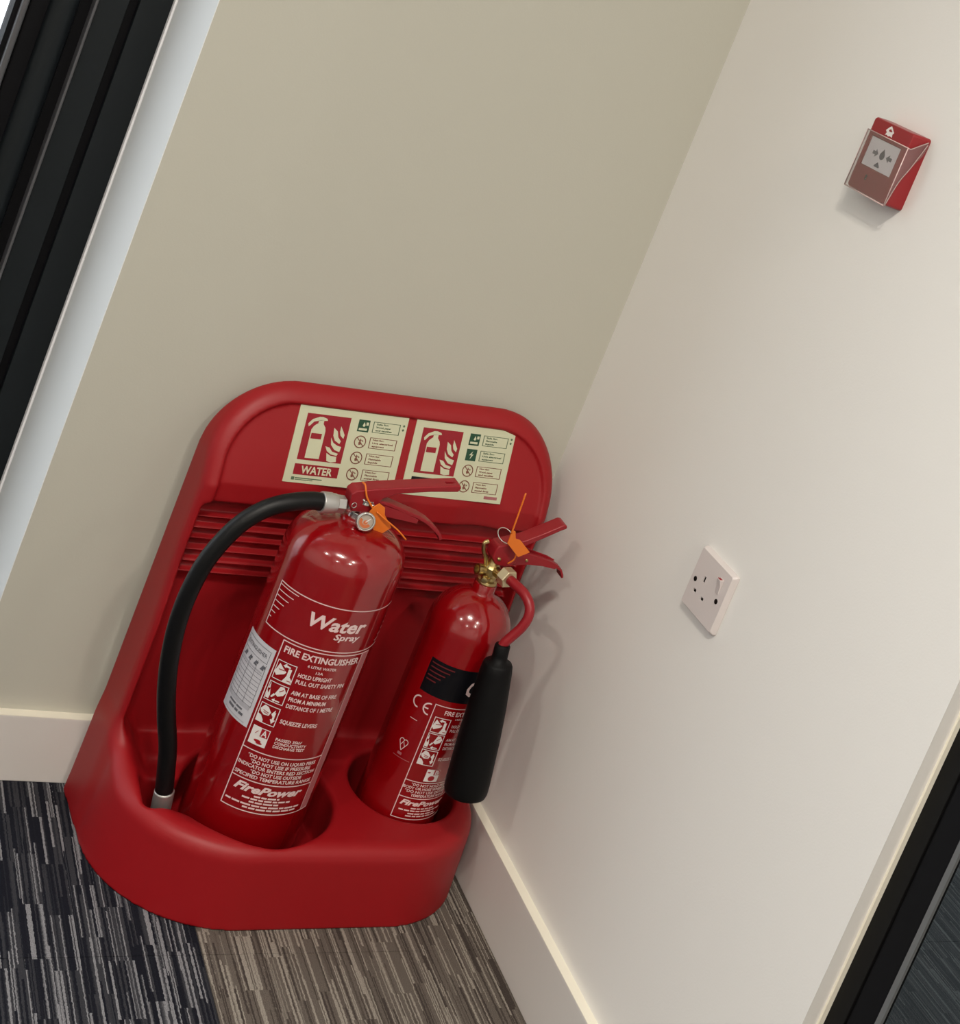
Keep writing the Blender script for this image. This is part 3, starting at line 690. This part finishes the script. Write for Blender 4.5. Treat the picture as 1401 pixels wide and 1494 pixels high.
hex_ = lambda base, axis, r, L, bm=None: lathe([(r * 0.92, 0), (r, 0.001), (r, L - 0.001), (r * 0.92, L)], base, axis, n=6, bm=bm)
epart('hose_nut', hex_((-0.4095, -0.1868, 0.5668), (-1, -0.05, 0.0), 0.0122, 0.0120), 'alu', ext)
epart('hose_ferrule', lathe([(0.0100, 0), (0.0132, 0.002), (0.0135, 0.007), (0.0143, 0.009), (0.0146, 0.022), (0.0138, 0.0235)], (-0.4210, -0.1880, 0.5670), (-1, -0.12, 0.0), n=32), 'alu', ext, smooth=True, bevel=0.0006)
hp = [(-0.440, -0.190, 0.5672), (-0.458, -0.192, 0.5675), (-0.487, -0.196, 0.5625), (-0.515, -0.198, 0.5500), (-0.5385, -0.200, 0.5290), (-0.5550, -0.200, 0.5000), (-0.5675, -0.200, 0.4640), (-0.5735, -0.200, 0.4200), (-0.5730, -0.200, 0.3750), (-0.5660, -0.200, 0.3250), (-0.5550, -0.200, 0.2800), (-0.5400, -0.200, 0.2350), (-0.5250, -0.200, 0.1960), (-0.5150, -0.200, 0.1600), (-0.5060, -0.200, 0.1250)]
hb = tube(catmull(hp, 6), 0.0120, 24)
epart('hose', hb, 'hose', ext, smooth=True, label='black rubber hose')
epart('hose_end', lathe([(0.0122, 0), (0.0134, 0.002), (0.0134, 0.045), (0.0120, 0.047), (0.0, 0.047)], (-0.5065, -0.200, 0.1290), (0.0080, 0.002, -0.0500), n=32), 'alu', ext, smooth=True, bevel=0.0005)

# levers
yN, yF = -0.198, -0.172
up = [(-0.406, 0.5700), (-0.409, 0.5880), (-0.404, 0.5940), (-0.376, 0.6015), (-0.345, 0.6085), (-0.300, 0.6180), (-0.268, 0.6245), (-0.2600, 0.6265), (-0.2570, 0.6220), (-0.2600, 0.6160), (-0.300, 0.6095), (-0.345, 0.5990), (-0.364, 0.5880), (-0.370, 0.5700), (-0.382, 0.5640), (-0.400, 0.5640)]
ub = prism_y(up, yN, yF)
slot = bmesh.new(); lathe([(0.0035, -0.03), (0.0035, 0.03)], (-0.2735, -0.185, 0.622), (0, 0, 1), n=16, bm=slot)
sl = box(-0.2775, -0.1890, 0.60, -0.2655, -0.1820, 0.65)
ub = cut(ub, sl)
epart('upper_lever', ub, 'lever', ext, bevel=0.0022, seg=3, label='red carrying handle')
epart('lever_pivot', lathe([(0.0030, 0), (0.0030, 0.0300), (0.002, 0.0305)], (-0.374, -0.1700, 0.5760), (0, -1, 0), n=16), 'chrome', ext, smooth=True)
lowp = [(-0.372, 0.5820), (-0.350, 0.5800), (-0.327, 0.5745), (-0.300, 0.5680), (-0.284, 0.5620), (-0.270, 0.5540), (-0.260, 0.5470), (-0.2555, 0.5400)]
epart('squeeze_lever', prism_y(strip_poly(lowp, 0.0050), yN + 0.003, yF - 0.002), 'lever', ext, bevel=0.0012)
epart('squeeze_lever_web', prism_y([(-0.372, 0.5800), (-0.327, 0.5730), (-0.300, 0.5650), (-0.300, 0.5590), (-0.330, 0.5610), (-0.368, 0.5640)], yN + 0.003, yN + 0.0055), 'lever', ext, bevel=0.0005)
epart('safety_pin', tube(ring_pts((-0.401, -0.1995, 0.5740), 0.0036, (0.2, -1, 0.1)), 0.0006, 8, closed=True), 'chrome', ext, smooth=True)
epart('safety_pin_shaft', lathe([(0.0014, 0), (0.0014, 0.034)], (-0.390, -0.168, 0.5830), (0, -1, 0), n=10), 'chrome', ext, smooth=True)
# orange tamper seal
def seal(parent, inv_, tagp, y, strap, tail, th=0.0022):
    def ep(name, bm, m):
        bm.transform(inv_); return obj(name, bm, m, parent, smooth=(name != 'seal_tag'), bevel=0.0005 if name == 'seal_tag' else 0, label='orange plastic seal tag' if name == 'seal_tag' else None)
    ep('seal_tag', prism_y(tagp, y - th, y), 'orange'); ep('seal_strap', tube(catmull([Vector(p) for p in strap], 6), 0.0013, 8), 'orange')
    if tail: ep('seal_tail', tube(catmull([Vector(p) for p in tail], 6), 0.0012, 8), 'orange')
seal(ext, inv, [(-0.3760, 0.5790), (-0.3700, 0.5850), (-0.3600, 0.5800), (-0.3565, 0.5700), (-0.3400, 0.5530), (-0.3560, 0.5365), (-0.3640, 0.5440), (-0.3680, 0.5610), (-0.3800, 0.5680)], -0.2040,
     [(-0.3950, -0.1850, 0.6020), (-0.3950, -0.1960, 0.6035), (-0.3925, -0.2010, 0.5960), (-0.3880, -0.2030, 0.5880), (-0.3760, -0.2045, 0.5760)],
     [(-0.3700, -0.2070, 0.5730), (-0.3560, -0.2110, 0.5660), (-0.3330, -0.2130, 0.5540), (-0.3160, -0.2130, 0.5420)])

# ------------------------------------------------------------------ carbon dioxide extinguisher
CX, CY, CR = -0.147, -0.172, 0.0620
co2 = thing('fire_extinguisher', 'smaller red carbon dioxide extinguisher with black horn in the right well of the stand', 'fire extinguisher', (CX, CY, 0.045))
inv2 = Matrix.Translation((-CX, -CY, -0.045))
def cpart(name, bm, m, parent=None, **k):
    bm.transform(inv2); return obj(name, bm, m, parent or co2, **k)
prof = [(0.050, 0.046), (0.058, 0.0475), (0.0610, 0.052), (0.0620, 0.060), (0.0620, 0.250), (0.0620, 0.4020)]
for i in range(1, 15):
    a = math.radians(90 * i / 15); prof.append((0.0620 * math.cos(a), 0.4020 + 0.060 * math.sin(a)))
prof = [p for p in prof if p[0] > 0.0185 or p[1] < 0.44] + [(0.0180, 0.4610), (0.0170, 0.4640), (0.0170, 0.4740), (0.0160, 0.4750)]
cpart('cylinder', lathe(prof, (CX, CY, 0), n=112), 'paint', smooth=True)
CM = cyl_map(CX, CY, CR); NC = lambda: Print(CM, 0.004)
bk = NC(); bk.rect(-0.0655, 0.3140, 0.0655, 0.3660); child_print(bk, 'black_band', 'print_black', 'black label band', co2, inv2)
tk = NC()
for i, L in enumerate((0.036, 0.031, 0.026, 0.021, 0.016)): tk.rect(-0.062, 0.3590 - 0.0065 * i, -0.062 + L, 0.3597 - 0.0065 * i + 0.0012, 0.0002)
child_print(tk, 'band_stripes', 'lever_dark', None, co2, inv2)
cl = NC()
cl.text('CO', -0.0010, 0.033, 0.3260, 0.3500, 0.0003, bold=0.04, slant=0.15)
cl.text('2', 0.031, 0.040, 0.3220, 0.3360, 0.0003, bold=0.03)
wI = 0.0012
cl.rect(-0.0345, 0.3040, 0.0700, 0.3040 + wI); cl.rect(-0.0345, 0.1210, -0.0345 + wI, 0.3049); cl.rect(-0.0345, 0.1210, 0.0700, 0.1210 + wI)
cl.rect(-0.0345, 0.1815, 0.0700, 0.1815 + wI); cl.rect(-0.0345, 0.1550, 0.0700, 0.1550 + wI)
TC = lambda s, u0, u1, z, hh=0.0045, b=0.02: cl.text(s, u0, u1, z, z + hh, 0.0001, bold=b)
TC('FIRE EXTINGUISHER', -0.0170, 0.0560, 0.2925, 0.0070); TC('2 KG CARBON DIOXIDE', 0.0020, 0.0400, 0.2865, 0.0028)
TC('HOLD UPRIGHT', 0.0010, 0.0350, 0.2740); TC('PULL OUT SAFETY PIN', 0.0010, 0.0450, 0.2670)
TC('AIM AT BASE OF FIRE', 0.0010, 0.0450, 0.2520); TC('FROM A MINIMUM', 0.0010, 0.0380, 0.2450); TC('DISTANCE OF 1 METRE', 0.0010, 0.0450, 0.2380); TC('SQUEEZE LEVERS', 0.0010, 0.0360, 0.2200)
TC('*DO NOT HOLD HORN', -0.0230, 0.0400, 0.1755, 0.0042); TC('BODY OR HOSE WHEN IN USE', -0.0330, 0.0500, 0.1698, 0.0042); TC('*DO NOT USE OUTSIDE', -0.0290, 0.0450, 0.1641, 0.0042); TC('TEMPERATURE RANGE', -0.0180, 0.0420, 0.1584, 0.0042)
cl.text('FirePower', -0.0290, 0.0440, 0.1435, 0.1520, 0.0001, bold=0.04, slant=0.5)
for u0, u1, z in ((-0.010, 0.030, 0.1385), (-0.027, 0.045, 0.1345), (-0.012, 0.035, 0.1300), (-0.014, 0.040, 0.1260)):
    t = u0
    while t < u1:
        L = random.uniform(0.005, 0.010); cl.rect(t, z, min(t + L, u1), z + 0.0020); t += L + 0.0014
# CE mark and kite mark
def arc_c(P, c, r, w, a0, a1): P.ring(c, r, w, 0.0001, n=14, a0=a0, a1=a1)
arc_c(cl, (-0.0590, 0.2965), 0.0095, 0.0021, 80, 280); arc_c(cl, (-0.0405, 0.2935), 0.0095, 0.0021, 80, 280); cl.rect(-0.0495, 0.2925, -0.0415, 0.2945)
cl.rect(-0.0620, 0.2690, -0.0500, 0.2698) 
kc = (-0.0565, 0.2300)
arc_c(cl, (kc[0] - 0.0031, kc[1] + 0.0020), 0.0041, 0.0010, 20, 200); arc_c(cl, (kc[0] + 0.0031, kc[1] + 0.0020), 0.0041, 0.0010, -20, 160)
cl.line((kc[0] - 0.0070, kc[1] + 0.0010), (kc[0], kc[1] - 0.0120), 0.0010); cl.line((kc[0] + 0.0070, kc[1] + 0.0010), (kc[0], kc[1] - 0.0120), 0.0010)
cl.line((kc[0], kc[1] + 0.0030), (kc[0] - 0.0035, kc[1] - 0.0050), 0.0009); cl.line((kc[0] + 0.0002, kc[1] + 0.001), (kc[0] + 0.0036, kc[1] - 0.0050), 0.0009)
child_print(cl, 'printed_label', 'print_', 'pale label print below the black band', co2, inv2)
dm = NC(); dm.rect(-0.0660, 0.2070, -0.0380, 0.2078); dm.rect(-0.060, 0.2110, -0.053, 0.2150); child_print(dm, 'faint_print', 'print_dim', None, co2, inv2)
pw, pd = NC(), NC()
picto(pw, pd, -0.0280, 0.2625, 0.0245, 0); picto(pw, pd, -0.0280, 0.2365, 0.0245, 1); picto(pw, pd, -0.0280, 0.2100, 0.0245, 2)
pw.rect(-0.0085, 0.1850, 0.0130, 0.2050); pd.disc((0.0020, 0.1905), 0.0052, 0.0002, ry=0.0042); pd.disc((-0.0045, 0.2000), 0.0025, 0.0002, ry=0.0012); pd.rect(0.0030, 0.1960, 0.0125, 0.2045, 0.0002); pw.text('B', 0.0050, 0.0110, 0.1968, 0.2035, 0.0005, bold=0.02)
child_print(pw, 'pictograms', 'print_w', None, co2, inv2); child_print(pd, 'pictogram_details', 'print_red', None, co2, inv2)

# brass valve
vb = lathe([(0.0150, 0.4740), (0.0160, 0.4765), (0.0150, 0.4800), (0.0115, 0.4815), (0.0115, 0.4860), (0.0130, 0.4880), (0.0130, 0.5000), (0.0100, 0.5040), (0.0080, 0.5150), (0.0080, 0.5240)], (CX, CY, 0), n=32)
lathe([(0.0070, 0), (0.0070, 0.012), (0.0085, 0.013), (0.0085, 0.020), (0.0055, 0.0202), (0.0055, 0.014), (0.0, 0.014)], (CX - 0.004, CY, 0.4935), (-1, -0.1, 0.05), n=24, bm=vb)
lathe([(0.0072, 0), (0.0072, 0.030)], (CX + 0.002, CY - 0.006, 0.4980), (0.15, -1, 0.1), n=24, bm=vb)
tube(catmull([(-0.158, -0.172, 0.500), (-0.163, -0.172, 0.513), (-0.1705, -0.172, 0.522), (-0.1745, -0.172, 0.534), (-0.1690, -0.172, 0.5385)], 5), 0.0032, 10, vb)
lathe([(0.0045, 0), (0.0060, 0.004), (0.0045, 0.009), (0, 0.010)], (CX - 0.010, CY - 0.010, 0.4855), (-0.6, -1, 0), n=14, bm=vb)
cpart('valve_body', vb, 'brass', smooth=True, bevel=0.0006, label='brass valve body')
cpart('swivel_nut', hex_((-0.1395, -0.1960, 0.5030), (0.30, -1, -0.05), 0.0145, 0.0155), 'brass_pale', bevel=0.0006, label='pale brass hexagonal nut')
pp = [(-0.1360, -0.205, 0.5025), (-0.1320, -0.222, 0.5030), (-0.1240, -0.243, 0.5010), (-0.1180, -0.258, 0.4920), (-0.1170, -0.265, 0.4780), (-0.1210, -0.266, 0.4620), (-0.1280, -0.264, 0.4470), (-0.1350, -0.262, 0.4330), (-0.1375, -0.262, 0.4210)]
cpart('discharge_pipe', tube(catmull(pp, 6), 0.0072, 20), 'lever', smooth=True, label='red painted discharge pipe')
a = Vector((-0.1370, -0.2620, 0.4300)); b = Vector((-0.1170, -0.2880, 0.2080)); L = (b - a).length
hr = lathe([(0.0100, 0.0), (0.0112, 0.002), (0.0112, 0.016), (0.0118, 0.024), (0.0195, 0.0265), (0.0215, 0.0300), (0.0228, 0.0380), (0.0275, 0.090), (0.0302, 0.140), (0.0318, 0.205), (0.0315, L - 0.006), (0.0300, L - 0.001), (0.0285, L), (0.0265, L - 0.002), (0.0230, 0.12), (0.0, 0.06)], a, b - a, n=48)
cpart('horn', hr, 'horn', smooth=True, bevel=0.0, label='black plastic discharge horn')
# levers
up = [(-0.1600, 0.5190), (-0.1600, 0.5320), (-0.1570, 0.5390), (-0.1400, 0.5450), (-0.1170, 0.5550), (-0.0900, 0.5720), (-0.0680, 0.5870), (-0.0620, 0.5870), (-0.0600, 0.5820), (-0.0680, 0.5775), (-0.0900, 0.5620), (-0.1110, 0.5480), (-0.1200, 0.5420), (-0.1200, 0.5150), (-0.1350, 0.5080), (-0.1520, 0.5100)]
cpart('upper_lever', prism_y(up, -0.1850, -0.1590), 'lever', bevel=0.0022, seg=3, label='red carrying handle')
lp_ = [(-0.122, 0.5290), (-0.100, 0.5270), (-0.075, 0.5235), (-0.052, 0.5190), (-0.040, 0.5140), (-0.034, 0.5060), (-0.0325, 0.5020)]
cpart('squeeze_lever', prism_y(strip_poly(lp_, 0.0035), -0.1815, -0.1625), 'lever', bevel=0.0010)
for yy in (-0.1830, -0.1640):
    cpart('lever_flange', prism_y([(-0.122, 0.5345), (-0.100, 0.5330), (-0.060, 0.5255), (-0.046, 0.5205), (-0.052, 0.5150), (-0.075, 0.5170), (-0.100, 0.5160), (-0.122, 0.5120)], yy, yy + 0.0020), 'lever', bevel=0.0006)
cpart('lever_pivot', lathe([(0.0028, 0), (0.0028, 0.029), (0.0018, 0.0297)], (-0.1500, -0.1580, 0.5200), (0, -1, 0), n=16), 'brass', smooth=True)
cpart('lever_rivet', lathe([(0.0020, 0), (0.0020, 0.027)], (-0.1040, -0.1580, 0.5230), (0, -1, 0), n=12), 'brass', smooth=True)
cpart('safety_pin', tube(ring_pts((-0.1480, -0.1740, 0.5520), 0.0130, (0.10, -0.55, 1.0)), 0.0009, 8, closed=True), 'chrome', smooth=True)
seal(co2, inv2, [(-0.1570, 0.5740), (-0.1510, 0.5730), (-0.1460, 0.5620), (-0.1380, 0.5610), (-0.1150, 0.5445), (-0.1310, 0.5345), (-0.1560, 0.5530), (-0.1560, 0.5610)], -0.1990,
     [(-0.1560, -0.2005, 0.5690), (-0.1570, -0.2010, 0.5850), (-0.1580, -0.2010, 0.6050), (-0.1595, -0.2010, 0.6330)], [(-0.134, -0.1985, 0.5390), (-0.1320, -0.1950, 0.5270), (-0.136, -0.190, 0.5170)])

# ------------------------------------------------------------------ manual call point on the right wall
cpY, cpZ = -0.4735, 1.2735                     # centre on the wall
cp = thing('call_point', 'small red break glass fire alarm call point with clear cover on the right wall', 'alarm', (0, cpY, cpZ))
# front face u: 0..1 runs towards the camera (-y); v: 0..1 downwards
CW, CH, CD = 0.0860, 0.0930, 0.0285
def cmap(u, v, h): return (-CD - h, (0.0420 - u * 0.0835), 0.0465 - v * CH)
bm = bmesh.new()
def rr(y0, y1, z0, z1, x, r=0.004, n=4):
    pts = []
    for cy_, cz_, a0 in ((y1 - r, z1 - r, 0), (y0 + r, z1 - r, 90), (y0 + r, z0 + r, 180), (y1 - r, z0 + r, 270)):
        for i in range(n + 1):
            t = math.radians(a0 + 90 * i / n); pts.append((x, cy_ + r * math.cos(t), cz_ + r * math.sin(t)))
    return pts
rings = [[bm.verts.new(p) for p in rr(-0.0440, 0.0430, -0.0490, 0.0485, 0.0)], [bm.verts.new(p) for p in rr(-0.0440, 0.0430, -0.0490, 0.0485, -0.012)],
         [bm.verts.new(p) for p in rr(-0.0425, 0.0428, -0.0485, 0.0478, -0.0260)], [bm.verts.new(p) for p in rr(-0.0410, 0.0415, -0.0475, 0.0468, -0.0285)]]
for a_, b_ in zip(rings, rings[1:]):
    n = len(a_)
    for i in range(n): bm.faces.new((a_[i], a_[(i + 1) % n], b_[(i + 1) % n], b_[i]))
bm.faces.new(rings[0]); bm.faces.new(rings[-1]); bmesh.ops.recalc_face_normals(bm, faces=bm.faces)
hole = box(-0.0340, cmap(0.86, 0, 0)[1], cmap(0, 0.665, 0)[2], -0.0260, cmap(0.09, 0, 0)[1], cmap(0, 0.245, 0)[2])
bm = cut(bm, hole)
obj('housing', bm, 'call_red', cp, bevel=0.0006)
P = lambda: Print(cmap, 0.5)
bmw = box(-0.0269, cmap(0.855, 0, 0)[1], cmap(0, 0.66, 0)[2], -0.0257, cmap(0.095, 0, 0)[1], cmap(0, 0.25, 0)[2])
el = obj('window_element', bmw, 'call_white', cp, label='white window with arrows')
m = lambda u, v, h: (-0.0270 - h, 0.0420 - u * 0.0835, 0.0465 - v * CH)
pr = Print(m, 0.5)
pr.poly([(0.25, 0.42), (0.32, 0.42), (0.32, 0.385), (0.395, 0.445), (0.32, 0.505), (0.32, 0.47), (0.25, 0.47)], 0.0002)
pr.poly([(0.745, 0.42), (0.675, 0.42), (0.675, 0.385), (0.60, 0.445), (0.675, 0.505), (0.675, 0.47), (0.745, 0.47)], 0.0002)
pr.disc((0.495, 0.445), 0.062, 0.0002, ry=0.058); pr.poly([(0.45, 0.41), (0.495, 0.345), (0.54, 0.41)], 0.0002)
pr.poly([(0.40, 0.60), (0.465, 0.545), (0.53, 0.60), (0.53, 0.62), (0.40, 0.62)], 0.0002)
obj('arrow_print', pr.bm, 'grey_print', el)
hs = P(); hs.poly([(0.36, 0.10), (0.42, 0.045), (0.46, 0.02), (0.50, 0.045), (0.57, 0.095), (0.545, 0.12), (0.56, 0.165), (0.50, 0.155), (0.46, 0.17), (0.42, 0.155), (0.38, 0.165), (0.40, 0.125)], 0.0003)
obj('house_symbol', hs.bm, 'print_w', cp)
hs = P(); hs.poly([(0.43, 0.085), (0.47, 0.06), (0.52, 0.085), (0.51, 0.10), (0.45, 0.10)], 0.0006); obj('house_symbol_detail', hs.bm, 'call_red', cp)
hs = P(); hs.disc((0.36, 0.785), 0.028, 0.0003, ry=0.022); hs.poly([(0.345, 0.785), (0.335, 0.84), (0.385, 0.84), (0.375, 0.785)], 0.0003); obj('keyhole', hs.bm, 'hole_shade', cp)
# clear hinged cover: front sheet, bottom lip and swept side walls
cvx = -0.0305; top = cmap(0, 0.19, 0)[2]; bot = -0.0488
fr = box(cvx - 0.0012, -0.0430, bot, cvx, 0.0435, top); obj('cover_front', fr, 'clear', cp, label='clear plastic cover', bevel=0.0004)
def side(y0, y1):
    pts = [(cvx, top), (-0.026, top + 0.001), (-0.016, top + 0.008), (-0.004, top + 0.016), (-0.002, top + 0.010), (-0.005, top - 0.004), (-0.015, top - 0.022), (-0.024, top - 0.045), (-0.028, bot + 0.006), (-0.030, bot), (cvx, bot)]
    bm = bmesh.new(); a = [bm.verts.new((x, y0, z)) for x, z in pts]; b = [bm.verts.new((x, y1, z)) for x, z in pts]
    bm.faces.new(a); bm.faces.new(b[::-1])
    for i in range(len(pts)): bm.faces.new((a[i], b[i], b[(i + 1) % len(pts)], a[(i + 1) % len(pts)]))
    bmesh.ops.recalc_face_normals(bm, faces=bm.faces); return bm
obj('cover_side', side(-0.0458, -0.0446), 'clear', cp); obj('cover_side', side(0.0432, 0.0442), 'clear', cp)
# bright moulded edges of the cover
ed = tube([Vector((cvx - 0.0006, -0.0450, top)), Vector((cvx - 0.0006, -0.0450, bot))], 0.0008, 8); tube([Vector((cvx - 0.0006, 0.0436, top)), Vector((cvx - 0.0006, 0.0436, bot))], 0.0008, 8, ed); tube([Vector((cvx - 0.0006, -0.0450, bot)), Vector((cvx - 0.0006, 0.0436, bot))], 0.0009, 8, ed); tube([Vector((cvx - 0.0006, -0.0450, top)), Vector((cvx - 0.0006, 0.0436, top))], 0.0007, 8, ed)
tube(catmull([(-0.004, -0.0452, top + 0.015), (-0.016, -0.0452, top + 0.007), (-0.026, -0.0452, top), (cvx, -0.0452, top)], 4), 0.0007, 8, ed)
tube(catmull([(-0.004, -0.0452, top + 0.012), (-0.015, -0.0452, top - 0.022), (-0.024, -0.0452, top - 0.045), (-0.030, -0.0452, bot)], 4), 0.0007, 8, ed)
M_['clear_edge'] = mat('clear_plastic_edge', (0.62, 0.45, 0.43), 0.25)
obj('cover_edges', ed, 'clear_edge', cp, smooth=True)

# ------------------------------------------------------------------ single switched socket on the right wall
sy, sz = -0.4722, 0.6600
so = thing('wall_socket', 'white single switched power socket plate low on the right wall', 'socket', (0, sy, sz))
h = 0.043
bm = bmesh.new()
rings = [[bm.verts.new(p) for p in rr(-h, h, -h, h, x, 0.003)] for x in (0.0, -0.0045)] + [[bm.verts.new(p) for p in rr(-h + 0.0026, h - 0.0026, -h + 0.0026, h - 0.0026, -0.0098, 0.003)]]
for a_, b_ in zip(rings, rings[1:]):
    n = len(a_)
    for i in range(n): bm.faces.new((a_[i], a_[(i + 1) % n], b_[(i + 1) % n], b_[i]))
bm.faces.new(rings[0]); bm.faces.new(rings[-1]); bmesh.ops.recalc_face_normals(bm, faces=bm.faces)
def sm(u, v): return (h - 0.0042) - u * (2 * h - 0.0084), (h - 0.0042) - v * (2 * h - 0.0084)     # -> y, z
def pin(u, v, wy, wz, bm=None):
    y, z = sm(u, v); return box(-0.0130, y - wy / 2, z - wz / 2, -0.0020, y + wy / 2, z + wz / 2, bm)
holes = pin(0.347, 0.404, 0.0045, 0.0085); pin(0.215, 0.690, 0.0068, 0.0045, holes); pin(0.483, 0.700, 0.0068, 0.0045, holes)
bm = cut(bm, holes)
pl = obj('plate', bm, 'white_plastic', so, bevel=0.0009)
for u, v, wy, wz in ((0.347, 0.404, 0.0045, 0.0085), (0.215, 0.690, 0.0068, 0.0045), (0.483, 0.700, 0.0068, 0.0045)):
    y, z = sm(u, v); obj('pin_hole_shade', box(-0.0080, y - wy / 2, z - wz / 2, -0.0015, y + wy / 2, z + wz / 2), 'hole_shade', so)  # dark plug painting the shade inside each pin slot
for u in (0.115, 0.86):
    y, z = sm(u, 0.52)
    s_ = obj('screw', lathe([(0.0034, 0.0), (0.0034, 0.0010), (0.0026, 0.0016), (0, 0.0016)], (-0.0094, y, z), (-1, 0, 0), n=20), 'hole_shade', so, smooth=True, label='screw head with its recess shade painted dark')
y, z = sm(0.79, 0.27); 
rk = prism_y([(-0.0094, 0.0105), (-0.0165, 0.0100), (-0.0125, 0.0010), (-0.0110, -0.0105), (-0.0094, -0.0108)], -0.0042, 0.0042); rk.transform(Matrix.Translation((0, y, z)))
ro = obj('switch', rk, 'white_plastic', so, bevel=0.0006)
rm = box(-0.0158, y - 0.0028, z + 0.0098, -0.0118, y + 0.0028, z + 0.0108); obj('switch_mark', rm, 'sign_red', so, label='red mark on top of the switch')
